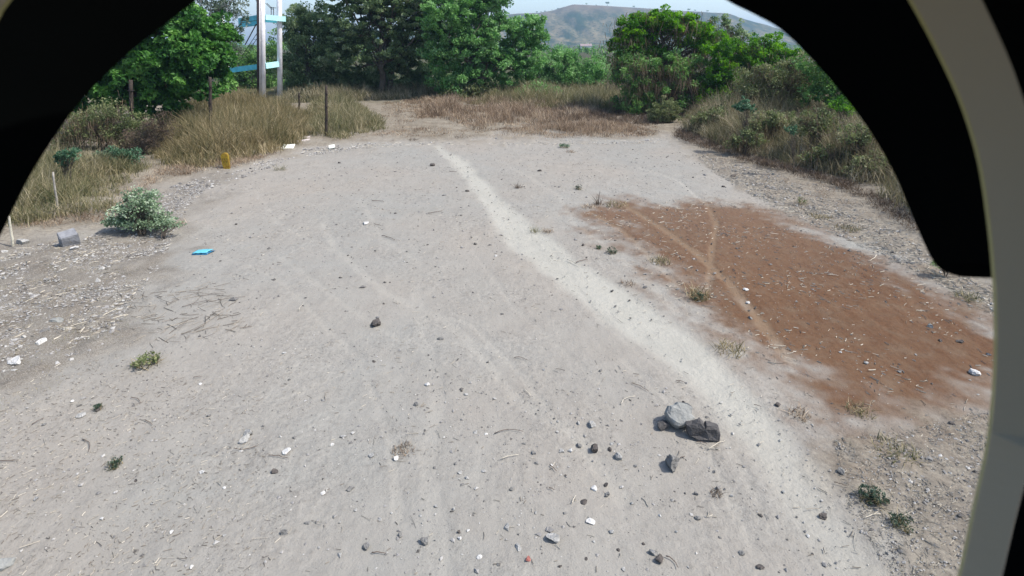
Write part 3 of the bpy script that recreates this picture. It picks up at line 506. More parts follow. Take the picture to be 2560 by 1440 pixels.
# ------------------------------------------------------------------ ground litter (stuff)
def chips(name, label, seed, n, P, size, mat='chips', lo=.0, hi=1., cat='gravel', flat=.55, patch=.0):
    rs = RS(seed); c = sample(P, n, rs)
    if patch: c = c[fnoise(c[:, 0] * 1.6, c[:, 1] * 1.6, seed, 3) > .47 - patch * rs.uniform(-1, 1, len(c))]
    n = len(c); s = size * np.exp(rs.normal(0, .45, n)); oc = np.array([(1, 0, 0), (0, 1, 0), (-1, 0, 0), (0, -1, 0), (0, 0, 1), (0, 0, -1)], float)
    A = oc[None] * rs.uniform(.5, 1.2, (n, 6, 1)) + rs.normal(0, .18, (n, 6, 3)); A[:, :, 2] *= flat; a = rs.uniform(0, 2 * PI, n); ca, sa = np.cos(a)[:, None], np.sin(a)[:, None]
    x = A[:, :, 0] * ca - A[:, :, 1] * sa; y = A[:, :, 0] * sa + A[:, :, 1] * ca
    V = np.stack([x, y, A[:, :, 2]], 2) * s[:, None, None] * .5; V += np.c_[c, gz(c[:, 0], c[:, 1]) + s * .12][:, None, :]
    fs = np.array([(0, 1, 4), (1, 2, 4), (2, 3, 4), (3, 0, 4), (1, 0, 5), (2, 1, 5), (3, 2, 5), (0, 3, 5)]); Fq = (np.arange(n)[:, None, None] * 6 + fs[None]).reshape(-1, 3)
    T = np.repeat(rs.uniform(lo, hi, n), 8); return tag(mesh_np(name, V.reshape(-1, 3), [Fq], M[mat], tint=T), label, cat, kind='stuff')
def straws(name, label, seed, n, P, ln, wd=.004, patch=.0, lo=0., hi=1., thick=1., cat='dry litter'):
    rs = RS(seed); c = sample(P, n, rs)
    if patch: c = c[fnoise(c[:, 0] * 1.3, c[:, 1] * 1.3, seed, 3) > .46 - patch * rs.uniform(-1, 1, len(c))]
    n = len(c); a = rs.uniform(0, 2 * PI, n); L_ = ln * np.exp(rs.normal(0, .5, n)); w_ = wd * rs.uniform(.6, 1.5, n)
    d = np.c_[np.cos(a), np.sin(a), rs.normal(0, .10, n)]; s = np.c_[-np.sin(a), np.cos(a), np.zeros(n)]; up = np.array([0, 0, 1.]); p = np.c_[c, gz(c[:, 0], c[:, 1]) + .004 + np.abs(d[:, 2]) * L_ * .5]
    k = s * (rs.normal(0, .12, n) * L_ * .4)[:, None]
    prof = [s * w_[:, None] * .5, up * (w_ * thick)[:, None], -s * w_[:, None] * .5]
    V = np.stack([p + d * (t * L_)[:, None] + k * (1 - 4 * t * t) + q for t in (-.5, 0., .5) for q in prof], 1).reshape(-1, 3)
    f = np.array([(0, 1, 4, 3), (1, 2, 5, 4), (3, 4, 7, 6), (4, 5, 8, 7)]); Fq = (np.arange(n)[:, None, None] * 9 + f[None]).reshape(-1, 4)
    return tag(mesh_np(name, V, [Fq], M['litter'], tint=np.repeat(rs.uniform(lo, hi, n), 4)), label, cat, kind='stuff')
nearP = poly([(-150, 820), (400, 820), (1300, 900), (1900, 1000), (2480, 1100), (2560, 1500), (-100, 1500)])
allP = poly([(100, 620), (450, 470), (700, 400), (1100, 365), (1700, 360), (2300, 620), (2520, 760), (2560, 1500), (-50, 1500), (-50, 900)])
farEdge = poly([(560, 428), (700, 385), (900, 340), (960, 300), (1050, 275), (1250, 320), (1640, 335), (1700, 345), (1640, 360), (1400, 362), (1100, 362), (900, 372), (700, 402)])
chips('gravel', 'scattered small stones over the foreground', 201, 7000, nearP, .014, patch=.25, lo=.05, cat='gravel')
chips('coarse_gravel', 'larger loose stones scattered over the near foreground', 208, 900, nearP, .028, patch=.5, lo=.1)
chips('fine_gravel', 'fine pale and dark grit over the whole bare ground', 202, 17000, allP, .013, patch=.35, lo=.0)
chips('far_gravel', 'small dark stones scattered over the far half of the clearing', 203, 1500, poly([(450, 480), (1100, 370), (1700, 365), (2250, 600), (2000, 800), (500, 800)]), .035, lo=.0, hi=.6)
chips('rubble', 'dense pale rubble along the left edge', 204, 44000, rubbleP, .029, lo=.25, patch=.5, cat='rubble')
chips('verge_stones', 'coarse pale stones in the strip below the right bank', 205, 9000, strawR, .035, lo=.05, patch=.5, cat='stones')
chips('corner_gravel', 'coarse brown and grey grit in the bottom right corner', 206, 14000, roughBR, .013, lo=.0, patch=.4)
chips('edge_rubble', 'pale rubble strewn along the far edge of the clearing', 207, 6000, farEdge, .05, lo=.35, patch=.4, cat='rubble')
chips('left_edge_rubble', 'pale broken rubble strewn along the foot of the tall dry grass', 209, 4200, poly([(400, 490), (450, 455), (560, 424), (700, 384), (760, 364), (900, 350), (960, 356), (900, 374), (740, 396), (620, 440), (520, 475), (440, 520)]), .05, lo=.1, patch=.5, cat='rubble')
straws('straw_litter', 'thin pale and dark stems lying over the bare ground', 211, 8500, allP, .040, .0042, patch=.2, lo=.15)
straws('verge_straw', 'straw matted in the strip below the right bank', 212, 11000, strawR, .08, .007, patch=.5, lo=.3)
straws('corner_straw', 'broken straw matted in the bottom right corner', 213, 9000, roughBR, .028, .003, patch=.5, lo=.2)
straws('far_straw', 'tan straw matted at the far end of the clearing', 214, 6500, farEdge, .12, .014, lo=.45, patch=.6, thick=.5)
straws('rubble_straw', 'broken stems among the rubble at the left', 215, 4500, rubbleP, .08, .008, patch=.3)
straws('soil_straw', 'short pale straw bits scattered over the red soil', 216, 3200, redP, .05, .007, patch=.15, lo=.45)
straws('near_left_straw', 'dry leaf bits over the bottom left corner', 217, 6500, poly([(-150, 880), (300, 880), (650, 1000), (700, 1500), (-100, 1500)]), .022, .0032, patch=.5, cat='leaf litter')
tw = poly([(330, 740), (560, 700), (620, 830), (400, 870), (280, 860)])
straws('twig_litter', 'brown twigs lying about between the rubble and the bare ground', 218, 170, tw, .15, .005, lo=.0, hi=.5, cat='twigs')

# ------------------------------------------------------------------ individual stones
def ico(sub):
    import bmesh
    bm = bmesh.new(); bmesh.ops.create_icosphere(bm, subdivisions=sub, radius=1); V = np.array([v.co[:] for v in bm.verts]); Fq = np.array([[v.index for v in f.verts] for f in bm.faces]); bm.free(); return V, Fq
ICO = {2: ico(2), 3: ico(3)}
def rock_mesh(seed, dims, cuts=7, rough=.06, sub=3):
    rs = RS(seed); V, Fq = ICO[sub]; V = V.copy(); 
    for k in range(cuts):
        d = rs.normal(size=3); d /= np.linalg.norm(d); c = rs.uniform(.35, .78); s = V @ d; V = V - np.outer(np.maximum(s - c, 0), d)
    V = V * (1 + rough * rs.normal(size=(len(V), 1))); return V * np.array(dims) / 2, Fq
def stone(px, py, wpx, mat, seed, label=None, group=None, tall=.6, name='stone', deep=.85, cuts=7, cat='stone', rz=None, sink=.22, rough=.06):
    x, y = gp(px, py); x, y = float(x), float(y); scale = wpx / F * math.hypot(y, CAM_H) * 1.0
    V, Fq = rock_mesh(seed, (scale, scale * deep, scale * tall), cuts, rough, sub=3 if wpx > 18 else 2)
    o = mesh_np(name, V, [Fq], M[mat]); o.location = (x, y, float(gz(x, y)) + scale * tall * sink); o.rotation_euler = (0, 0, rz if rz is not None else seed * 1.7)
    return tag(o, label, cat, group)
big = [(938, 815, 30, 'dstone', 'lone dark rounded stone on the open ground left of centre', .85),
 (622, 1084, 28, 'stone', 'pale upper stone of the touching pair on the lower left ground', .6), (611, 1098, 32, 'stone', 'pale lower stone of the touching pair on the lower left ground', .7),
 (858, 1090, 17, 'stone', 'flat pale stone between the stone pair and the long thin stick', .45), (717, 1128, 24, 'wstone', 'whitish flat stone just below right of the stone pair', .4),
 (685, 1180, 18, 'dstone', 'jagged dark clod directly below the whitish flat stone', .7), (711, 884, 12, 'wstone', 'small white stone alone up left of the dark rounded stone', .5),
 (1103, 848, 17, 'mstone', 'grey lump right of the dark rounded stone', .6), (1478, 1066, 24, 'stone', 'pitted pale stone left of the big broken rock', .6),
 (1484, 1129, 27, 'dstone', 'dark pointed stone in the cluster left of the big broken rock', .95), (1549, 1146, 23, 'stone', 'pale topped stone right of the dark pointed stone', .8),
 (1404, 1130, 18, 'stone', 'pale flat stone left of the dark pointed stone', .45), (1447, 1113, 17, 'mstone', 'grey stone up left of the dark pointed stone', .6),
 (1681, 1170, 46, 'mstone', 'angular grey stone with one peak, below the big broken rock', 1.0), (1166, 985, 13, 'stone', 'small pale stone above the long thin stick', .6),
 (1069, 960, 18, 'wstone', 'crumbled whitish clod in the middle of the bare ground', .5), (1382, 1353, 30, 'stone', 'lumpy pale and dark stone near the bottom centre right', .8),
 (1267, 1324, 20, 'stone', 'smooth oval pale stone near the bottom centre', .6), (1061, 1359, 22, 'mstone', 'grey upright stone near the bottom left of centre', 1.0),
 (917, 1374, 19, 'mstone', 'tilted oval stone low on the ground between the tag area and centre', .6), (1001, 1345, 15, 'mstone', 'grey stone between the tilted oval stone and the upright one', .8),
 (1295, 1373, 20, 'stone', 'flat stone with a dark edge at the bottom centre', .4), (1320, 1405, 16, 'rstone', 'small reddish stone at the very bottom centre', .7),
 (1634, 1386, 20, 'stone', 'pale stone at the bottom right of centre above a dark one', .9), (1648, 1403, 24, 'dstone', 'dark stone with a bent stem at the bottom right of centre', .7),
 (2438, 937, 26, 'wstone', 'white topped stone on the red soil at the right', .7), (2326, 822, 16, 'gstone', 'greenish grey stone on the red soil', .8), (2165, 908, 13, 'stone', 'small pale stone in the middle of the red soil', .6),
 (2350, 857, 12, 'dstone', 'small dark stone below the greenish one on the red soil', .6), (1943, 1015, 18, 'dstone', 'dark stone on the right verge of the footpath', .6),
 (1865, 725, 18, 'wstone', 'flat white stone by the wheel track in the red soil', .4), (1870, 756, 12, 'wstone', 'small white stone in the wheel track', .5), (1876, 795, 14, 'mstone', 'grey stone beside the wheel track', .6),
 (1081, 416, 16, 'dstone', 'dark round stone left of the narrow far end of the footpath', .6), (848, 408, 10, 'dstone', 'small dark stone far left of the footpath', .6),
 (1833, 441, 20, 'dstone', 'dark flat stone below the right bank', .35), (1348, 428, 13, 'dstone', 'dark clod in the far middle of the clearing', .6),
 (915, 561, 24, 'wstone', 'flat white stone far left of the footpath', .35), (1808, 466, 11, 'dstone', 'small dark stone left below the flat dark one near the right bank', .5),
 (1398, 468, 12, 'mstone', 'small grey stone between the two dark weeds of the far middle', .4), (140, 806, 34, 'gstone', 'flat pale green stone in the rubble on the left', .4),
 (108, 858, 30, 'wstone', 'white crumbled stone in the rubble below the flat pale green one', .6), (42, 908, 40, 'wstone', 'broken white stone at the far left edge of the rubble', .6),
 (187, 623, 22, 'wstone', 'white stone right in front of the concrete block', .7), (57, 611, 28, 'stone', 'pale stone between the white stake and the concrete block', .9),
 (12, 632, 22, 'wstone', 'white stone at the foot of the white stake', .6), (10, 1410, 40, 'gstone', 'greenish stone in the bottom left corner', .6),
 (245, 1022, 16, 'dstone', 'dark mossy stone on the lower left ground', .9), (202, 1038, 20, 'stone', 'pale stone beside the dark mossy stone', .5), (1460, 1259, 18, 'dstone', 'dark flat clod below the stone cluster', .5),
 (1485, 1226, 17, 'wstone', 'whitish stone above the dark flat clod', .7), (1475, 1310, 22, 'wstone', 'thin white stone flake near the bottom centre right', .35), (1710, 1010, 14, 'dstone', 'dark stone just above the big broken rock', .6),
 (1745, 1295, 16, 'mstone', 'grey stone right of the lumpy pale and dark stone', .6), (1530, 1332, 15, 'stone', 'pale stone right of the lumpy stone', .6)]
for i, (px, py, wd, mt, lab, tall) in enumerate(big): stone(px, py, wd, mt, 300 + i, lab, tall=tall)
pebs = [(1115, 935), (1220, 905), (1447, 1060), (1425, 1128), (1500, 930), (1360, 925), (1040, 1012), (935, 905), (990, 1150), (1060, 1085), (1190, 1080), (1215, 1085), (1262, 1110), (1310, 1110), (1335, 1135), (1340, 1160), (1210, 1180), (1155, 1215), (1278, 1226), (1210, 1256), (1150, 1185), (1140, 1160), (1415, 1190), (1395, 1170),
        (875, 1226), (808, 1234), (768, 1311), (797, 1374), (713, 1336), (1297, 1340), (1147, 1335), (1053, 1292), (1055, 1312), (1020, 1235), (1135, 1280), (1150, 1350), (1170, 1330), (1090, 1270), (1340, 1285), (1412, 1287), (1380, 1165), (1590, 1165), (1530, 1110), (1523, 1125), (1515, 1215), (1520, 1240), (1485, 1356), (1545, 1376), (1610, 1360),
        (1465, 1401), (1690, 1330), (1800, 1345), (1855, 1385), (1900, 1290), (1960, 1230), (1740, 1235), (1785, 1180), (1830, 1240), (2020, 1340), (2060, 1290), (1650, 1290), (1580, 1260), (700, 1090), (735, 1095), (790, 1075), (830, 1110), (890, 1120), (930, 1140), (640, 1130), (600, 1160), (560, 1220), (505, 1180), (460, 1260), (430, 1330), (380, 1260),
        (340, 1200), (290, 1230), (255, 1300), (520, 1300), (560, 1340), (620, 1370), (660, 1290), (850, 1310), (890, 1280), (950, 1300), (965, 1390), (850, 1395), (560, 1400), (480, 1420), (1200, 1395), (1245, 1415), (1400, 1420), (1560, 1425), (1720, 1420), (1900, 1420), (130, 1130), (160, 1180), (90, 1250), (110, 1060), (180, 1000), (340, 1060),
        (420, 1010), (500, 960), (600, 935), (520, 1040), (2100, 880), (2290, 890), (2400, 860), (2250, 930), (2330, 960), (2180, 960), (2080, 1010), (2470, 890), (2220, 1110), (2380, 1060), (2440, 1080), (2350, 1140), (2100, 1180), (1100, 700), (975, 708), (880, 620), (1240, 640), (1010, 655), (870, 640), (1170, 480), (1110, 490), (1457, 615), (1668, 525), (1590, 600)]
LM = [(938, 815, 'lone dark rounded stone'), (617, 1092, 'touching stone pair'), (858, 1090, 'flat pale stone beyond the stone pair'), (717, 1128, 'whitish flat stone'), (711, 884, 'small lone white stone'), (1484, 1129, 'dark pointed stone'), (1681, 1170, 'angular one peaked stone'),
      (1166, 985, 'small stone above the long stick'), (1069, 960, 'crumbled whitish clod'), (1382, 1353, 'lumpy pale and dark stone'), (1267, 1324, 'smooth oval pale stone'), (1061, 1359, 'grey upright stone'), (917, 1374, 'tilted oval stone'), (1320, 1405, 'small reddish stone'), (1640, 1395, 'dark stone with a bent stem'), (2438, 937, 'white topped stone'), (2326, 822, 'greenish grey stone'),
      (2165, 908, 'small pale stone amid the red soil'), (1943, 1015, 'dark stone on the path verge'), (1081, 416, 'far dark round stone'), (915, 561, 'flat white far stone'), (245, 1022, 'dark mossy stone'), (1460, 1259, 'dark flat clod'), (1270, 1083, 'long level stick'), (2178, 1255, 'dark green corner weed'), (288, 1166, 'tiny blue green sprig'), (365, 905, 'dry olive tuft'), (1700, 1060, 'big broken rock'), (1300, 898, 'dark curled bark strip'), (508, 627, 'blue packet'), (1790, 1240, 'flat scrap of dry leaves')]
used_labels = set()
def peb_label(px, py, adj):
    for x, y, nm in sorted(LM, key=lambda q: math.hypot(q[0] - px, q[1] - py)):
        dx, dy = px - x, py - y; far = math.hypot(dx, dy) > 90
        v = 'below' if dy > abs(dx) * .4 else 'above' if -dy > abs(dx) * .4 else ''
        h = 'right' if dx > abs(dy) * .4 else 'left' if -dx > abs(dy) * .4 else ''
        w_ = (('well ' if far else '') + ' '.join(k for k in (v, h) if k)).strip(); w_ += ' of' if h else ''
        l_ = adj + ' ' + w_ + ' the ' + nm
        if l_ not in used_labels: used_labels.add(l_); return l_
for i, (px, py) in enumerate(pebs):
    k = RS(900 + i); wd = float(np.clip(11 * math.exp(k.normal(0, .35)), 6.5, 22)); mt = ['wstone', 'stone', 'stone', 'mstone', 'mstone', 'dstone'][k.randint(6)]
    near = py > 850
    lab = {'wstone': 'small whitish pebble lying on the bare dirt', 'stone': 'small pale grey pebble lying on the bare dirt', 'mstone': 'small mid grey pebble lying on the bare dirt', 'dstone': 'small dark pebble lying on the bare dirt'}[mt]
    lab = peb_label(px, py, {'wstone': 'small whitish pebble', 'stone': 'small pale grey pebble', 'mstone': 'small mid grey pebble', 'dstone': 'small dark pebble'}[mt])
    stone(px, py, wd if near else wd * .75, mt, 900 + i, lab, 'pebbles strewn over the bare dirt', tall=k.uniform(.45, .8), name='pebble', cat='pebble', cuts=11, sink=.16, rough=.10)
def slab_rock(name, label, outline, at_px, thick, lean, rz, mat, seed, lift=0):
    # an outline in photo pixels round its foot, given real size, thickness and rough faces
    x, y = (float(q) for q in gp(*at_px)); k = math.hypot(y, CAM_H) / F; rs = RS(seed); P = np.array(outline, float); n = len(P); X = (P[:, 0] - at_px[0]) * k; Z = -(P[:, 1] - at_px[1]) * k
    cx, cz = X.mean(), Z.mean(); rings = []
    for dy, sc in ((-thick * .5, .80), (-thick * .42, .97), (0, 1.04), (thick * .42, .97), (thick * .5, .82)):
        rings.append(np.c_[cx + (X - cx) * sc + rs.normal(0, .004, n), np.full(n, dy) + rs.normal(0, .008, n), cz + (Z - cz) * sc + rs.normal(0, .004, n)])
    V = [q for r in rings for q in r]; V += [np.array((cx + .01, -thick * .55, cz + .01)), np.array((cx, thick * .5, cz))]; m = len(rings); Fq = [(r * n + i, r * n + (i + 1) % n, (r + 1) * n + (i + 1) % n, (r + 1) * n + i) for r in range(m - 1) for i in range(n)]
    Fq += [(m * n, (i + 1) % n, i) for i in range(n)] + [(m * n + 1, (m - 1) * n + i, (m - 1) * n + (i + 1) % n) for i in range(n)]
    o = MB().add(np.array(V), Fq).build(name, M[mat]); o.location = (x, y, float(gz(x, y)) + lift); o.rotation_euler = (lean, 0, rz); return tag(o, label, 'rock', 'pieces of the big broken rock')
# the big broken rock: three pieces
def rockpiece(name, label, px, py, dims, rz, seed, mat, cuts=8, tilt=(0, 0), dz=.35):
    x, y = gp(px, py); x, y = float(x), float(y); V, Fq = rock_mesh(seed, dims, cuts, .03)
    o = mesh_np(name, V, [Fq], M[mat]); o.location = (x, y, float(gz(x, y)) + dims[2] * dz); o.rotation_euler = (tilt[0], tilt[1], rz); return tag(o, label, 'rock', 'pieces of the big broken rock')
slab_rock('broken_rock', 'large pale block shaped centre piece of the big broken rock', [(1674, 1056), (1672, 1044), (1681, 1031), (1694, 1029), (1700, 1024), (1724, 1026), (1733, 1036), (1730, 1052), (1735, 1061), (1725, 1074), (1694, 1077), (1682, 1070)], (1705, 1078), .17, -.80, .06, 'gstone', 15, .03)
slab_rock('broken_rock', 'dark slab leaning at the right end of the big broken rock', [(1720, 1068), (1732, 1063), (1744, 1056), (1749, 1055), (1755, 1060), (1758, 1070), (1762, 1061), (1774, 1062), (1788, 1065), (1792, 1080), (1790, 1100), (1770, 1098), (1745, 1094), (1722, 1090)], (1756, 1098), .11, -.18, -.14, 'darkrock', 6, .0)
rockpiece('broken_rock', 'dark wedge at the left end of the big broken rock', 1660, 1074, (.16, .13, .14), .5, 43, 'darkrock', 8, (0, .2), .35)
rockpiece('broken_rock', 'small pale knob wedged behind the left side of the big broken rock', 1672, 1046, (.10, .09, .11), .5, 44, 'stone', 8, (0, .2), .5)
# twigs
def twig(px0, py0, px1, py1, mat, label, seed, r=.004, bend=.08, name='twig', group=None, z=.012):
    a = gp(px0, py0); b = gp(px1, py1); rs = RS(seed); n = 7; t = np.linspace(0, 1, n); x = a[0] + (b[0] - a[0]) * t; y = a[1] + (b[1] - a[1]) * t; L_ = math.hypot(b[0] - a[0], b[1] - a[1])
    nx_, ny_ = -(b[1] - a[1]) / L_, (b[0] - a[0]) / L_; k = np.sin(PI * t) * bend * L_ + rs.normal(0, .012, n) * L_; x = x + nx_ * k; y = y + ny_ * k
    P = np.c_[x, y, gz(x, y) + z + r + np.abs(rs.normal(0, .004, n))]; c = P[0].copy(); o = MB().tube(P - c, np.linspace(r, r * .55, n), 6).build(name, M[mat], smooth=True); o.location = c; return tag(o, label, 'twig', group)
tw_ = [(1236, 1086, 1308, 1081, 'twig', 'long straight stick lying level left of the stone cluster'), (1252, 1152, 1296, 1141, 'ptwig', 'short pale stick just below the long level stick'), (1580, 963, 1622, 984, 'twig', 'dark bent twig above left of the big broken rock'),
 (1552, 1016, 1588, 996, 'ptwig', 'pale twig below the dark bent one'), (1772, 1128, 1812, 1108, 'ptwig', 'pale straw stem below right of the big broken rock'), (1766, 1124, 1800, 1130, 'ptwig', 'pale stem crossing the other below right of the big broken rock'), (1285, 895, 1318, 902, 'twig', 'dark curled bark strip in the middle of the bare ground'),
 (955, 592, 988, 603, 'twig', 'thin dark stick far left of the footpath'), (1070, 536, 1106, 530, 'twig', 'forked twig between the far stones and the footpath'), (930, 503, 960, 506, 'twig', 'small twig near the far left of the clearing'), (1124, 430, 1143, 431, 'twig', 'short dark stick at the narrow end of the footpath'),
 (935, 563, 952, 567, 'twig', 'short stick beside the flat white stone'), (640, 1118, 585, 1122, 'twig', 'thin stick under the stone pair'), (672, 1141, 720, 1148, 'twig', 'thin stick below the whitish flat stone'), (484, 946, 505, 944, 'twig', 'short double stick on the left ground'), (326, 996, 350, 1010, 'twig', 'dark twig on the lower left ground'),
 (80, 1062, 110, 1046, 'twig', 'slanting twig on the far lower left'), (363, 1052, 382, 1064, 'twig', 'pair of short twigs on the lower left'), (205, 1102, 222, 1132, 'twig', 'dark curved twig on the lower left'), (0, 1155, 48, 1153, 'twig', 'long level stick at the left border'), (747, 780, 758, 765, 'ptwig', 'curled white stem on the open ground'),
 (500, 745, 560, 738, 'twig', 'long twig reaching out from the rubble'), (455, 770, 530, 752, 'twig', 'second long twig below the first by the rubble'), (1700, 1150, 1712, 1146, 'twig', 'tiny twig below the big broken rock'), (1665, 1395, 1695, 1425, 'twig', 'bent stem attached beside the dark bottom stone'), (2085, 1208, 2120, 1220, 'twig', 'twig on the right verge of the footpath low down'),
 (1885, 1015, 1903, 1022, 'twig', 'dark stick in the footpath'), (1690, 955, 1712, 960, 'twig', 'short dark stick at the left verge of the footpath'), (2160, 1300, 2200, 1290, 'ptwig', 'reddish stem below the dark green weed'), (630, 820, 600, 826, 'twig', 'short twig at the edge of the twiggy patch'), (1440, 657, 1470, 652, 'twig', 'thin twig beside the footpath in the middle'), (1418, 650, 1448, 664, 'ptwig', 'pale stem beside the thin twig by the footpath'),
 (1375, 1168, 1392, 1184, 'twig', 'short curved twig left of the stone cluster'), (1372, 1226, 1386, 1232, 'twig', 'short thick dark stick above the bottom centre stones'), (1310, 975, 1327, 990, 'ptwig', 'curved pale stem in the middle foreground'), (1430, 1265, 1440, 1245, 'ptwig', 'pale stem left of the dark flat clod'), (1740, 1110, 1768, 1116, 'twig', 'dark stick under the right slab'), (930, 1390, 965, 1392, 'twig', 'thin level stick at the bottom left of centre'), (2190, 640, 2170, 655, 'ptwig', 'pale forked stem on the red soil'), (2070, 690, 2095, 694, 'ptwig', 'thin pale stem in the middle of the red soil'), (1960, 895, 1990, 902, 'ptwig', 'pale straw stem at the lower left of the red soil')]
for i, t_ in enumerate(tw_): twig(*t_, seed=500 + i, r=.0045 if t_[1] > 700 else .008, bend=.15 if i % 3 == 0 else .05)

# small weeds on the bare ground
def weed(px, py, w_px, h_px, mat, label, seed, n=60, kind='blade', cat='weed', name='weed', stem=False):
    x, y = gp(px, py); x, y = float(x), float(y); s = math.hypot(y, CAM_H) / F; rs = RS(seed); z = float(gz(x, y)); R_ = w_px * s / 2; H_ = h_px * s
    o = thing(name, label, cat, (x, y, z))
    a = rs.uniform(0, 2 * PI, n); r = R_ * rs.uniform(0, .8, n) ** .6; root = np.c_[r * np.cos(a), r * np.sin(a), np.zeros(n)]
    V, f, T = blades(rs, root, H_ * rs.uniform(.5, 1.2, n) + .02, .35 * R_ / math.sqrt(n) + .003, .9); mesh_np('stems', V, f, M['g_straw' if mat.startswith('leaf') else mat], o, tint=T)
    if kind == 'leaf':
        c = np.c_[r * np.cos(a), r * np.sin(a), H_ * rs.uniform(.2, .9, n)]; V, f, T = leaves(rs, c[:n // 2], 9, R_ * .25, max(.02, R_ * .22)); V[:, 2] = np.maximum(V[:, 2], .003); mesh_np('leaves', V, [f], M[mat], o, tint=T)
    if stem: MB().tube([(0, 0, 0), (.01, 0, H_ * .7), (.03, .01, H_ * 1.3)], [.012, .008, .004], 5).build('stalk', M['twig'], o)
for i, a in enumerate([
 (1338, 578, 30, 16, 'g_green', 'green tinged low tuft at the right verge of the footpath', 'blade'), (1370, 580, 34, 14, 'g_red', 'dry grey tuft joined to the green tinged one by the footpath', 'blade'),
 (1745, 742, 60, 34, 'g_straw', 'pale straw tuft on the left part of the red soil', 'blade'), (1745, 748, 30, 20, 'leaf_weed', 'blue green weed growing within the pale straw tuft', 'leaf'),
 (1825, 878, 90, 24, 'g_straw', 'flattened yellow straw patch between the footpath and the red soil', 'blade'), (365, 912, 66, 26, 'leaf_olive', 'dry olive tuft on the lower left ground', 'leaf'),
 (246, 1020, 20, 12, 'leaf_weed', 'tiny dark green sprig by the mossy stone', 'leaf'), (288, 1166, 34, 18, 'leaf_weed', 'tiny blue green sprig lower left', 'leaf'),
 (2178, 1255, 64, 30, 'leaf_weed', 'dark green weed in the bottom right corner', 'leaf'), (2250, 1315, 46, 26, 'leaf_weed', 'blue green weed below the dark green one', 'leaf'),
 (1530, 632, 28, 14, 'leaf_weed', 'small green weed beside the upper left of the red soil', 'leaf'), (1497, 622, 14, 8, 'leaf_blue', 'tiny weed left of the small green one', 'leaf'),
 (1496, 512, 30, 28, 'brush', 'dark upright dead stalk at the top left of the red soil', 'blade'), (1540, 514, 70, 12, 'g_straw', 'straw matted around the dead stalk', 'blade'), (1475, 520, 50, 10, 'g_red', 'brown straw left of the dead stalk', 'blade'),
 (1447, 474, 18, 14, 'leaf_weed', 'pointed green weed in the far middle', 'leaf'), (1295, 472, 22, 18, 'brush', 'dark dead weed left of the pointed green one', 'blade'),
 (1412, 368, 28, 10, 'leaf_blue', 'low green weed at the far edge of the clearing', 'leaf'), (1428, 380, 30, 8, 'g_red', 'dry weed below the low green one', 'blade'),
 (1030, 352, 34, 14, 'brush', 'dark scrap of brush at the far end of the footpath', 'blade'), (1140, 346, 40, 12, 'brush', 'dark dead weed right of the far end of the footpath', 'blade'),
 (1650, 655, 60, 18, 'g_straw', 'bleached tuft between the wheel track and the red soil edge', 'blade'), (2150, 1030, 70, 20, 'g_straw', 'straw tuft at the lower border of the red soil', 'blade'), (2000, 1040, 60, 18, 'g_red', 'grey straw tuft right of the footpath', 'blade'),
 (2005, 510, 24, 18, 'leaf_olive', 'small upright weed at the top border of the red soil', 'leaf'), (2050, 545, 60, 10, 'g_straw', 'yellow straw line along the top border of the red soil', 'blade'), (2120, 575, 70, 12, 'g_straw', 'yellow tuft right of the yellow straw line', 'blade'),
 (2420, 750, 60, 26, 'g_green', 'grey green tuft beside the right ring', 'blade'), (1790, 1235, 30, 10, 'brush', 'flat dark scrap of dry leaves below the angular stone', 'blade'), (1010, 1130, 60, 10, 'g_red', 'flat dry tuft in the middle foreground', 'blade'),
 (2240, 1130, 110, 18, 'g_green', 'broad dry grey tuft above the bottom right weeds', 'blade'), (1570, 710, 40, 12, 'g_red', 'dry tuft beside the footpath below the small green weed', 'blade'), (700, 425, 34, 18, 'g_green', 'thin dry sprig at the far left of the clearing', 'blade'), (450, 560, 40, 18, 'g_red', 'dry sprig right of the round leaved shrub', 'blade')]):
    weed(*a[:6], seed=700 + i, kind=a[6], n=(64 if a[6] == 'leaf' else 110) if a[2] > 40 else 50, stem='dead stalk at' in a[5], cat='weed')

# ------------------------------------------------------------------ debris
def at(px, py, z=0): x, y = gp(px, py); return float(x), float(y), float(gz(x, y)) + z
def packet():
    x, y, z = at(508, 632); o = thing('plastic_packet', 'bright blue folded plastic packet lying on the left of the bare ground', 'packet', (x, y, z))
    def sheet(name, w_, d_, h_, mat, dz, rz, sk):
        rs = RS(5); nx, ny = 9, 7; V = []; 
        for j in range(ny):
            for i in range(nx):
                u, v = i / (nx - 1) - .5, j / (ny - 1) - .5; V.append((u * w_ + v * sk, v * d_, dz + h_ * (1 - (2 * u) ** 2 * .4) * (1 - (2 * v) ** 4) + rs.normal(0, .004)))
        n = len(V); V += [(a, b, c - .008) for a, b, c in V]; q = [(j * nx + i, j * nx + i + 1, (j + 1) * nx + i + 1, (j + 1) * nx + i) for j in range(ny - 1) for i in range(nx - 1)]
        Fq = q + [tuple(n + k for k in reversed(f)) for f in q]; ed = [i for i in range(nx)] + [j * nx + nx - 1 for j in range(1, ny)] + [(ny - 1) * nx + i for i in range(nx - 2, -1, -1)] + [j * nx for j in range(ny - 2, 0, -1)]
        Fq += [(ed[k], ed[k] + n, ed[(k + 1) % len(ed)] + n, ed[(k + 1) % len(ed)]) for k in range(len(ed))]
        m = MB(); m.add(V, Fq); c = m.build(name, M[mat], o, smooth=True); c.rotation_euler.z = rz
    sheet('lower_fold', .30, .20, .02, 'bluein', .014, .12, .07); sheet('upper_fold', .27, .18, .02, 'blue', .045, .18, .07)
packet()
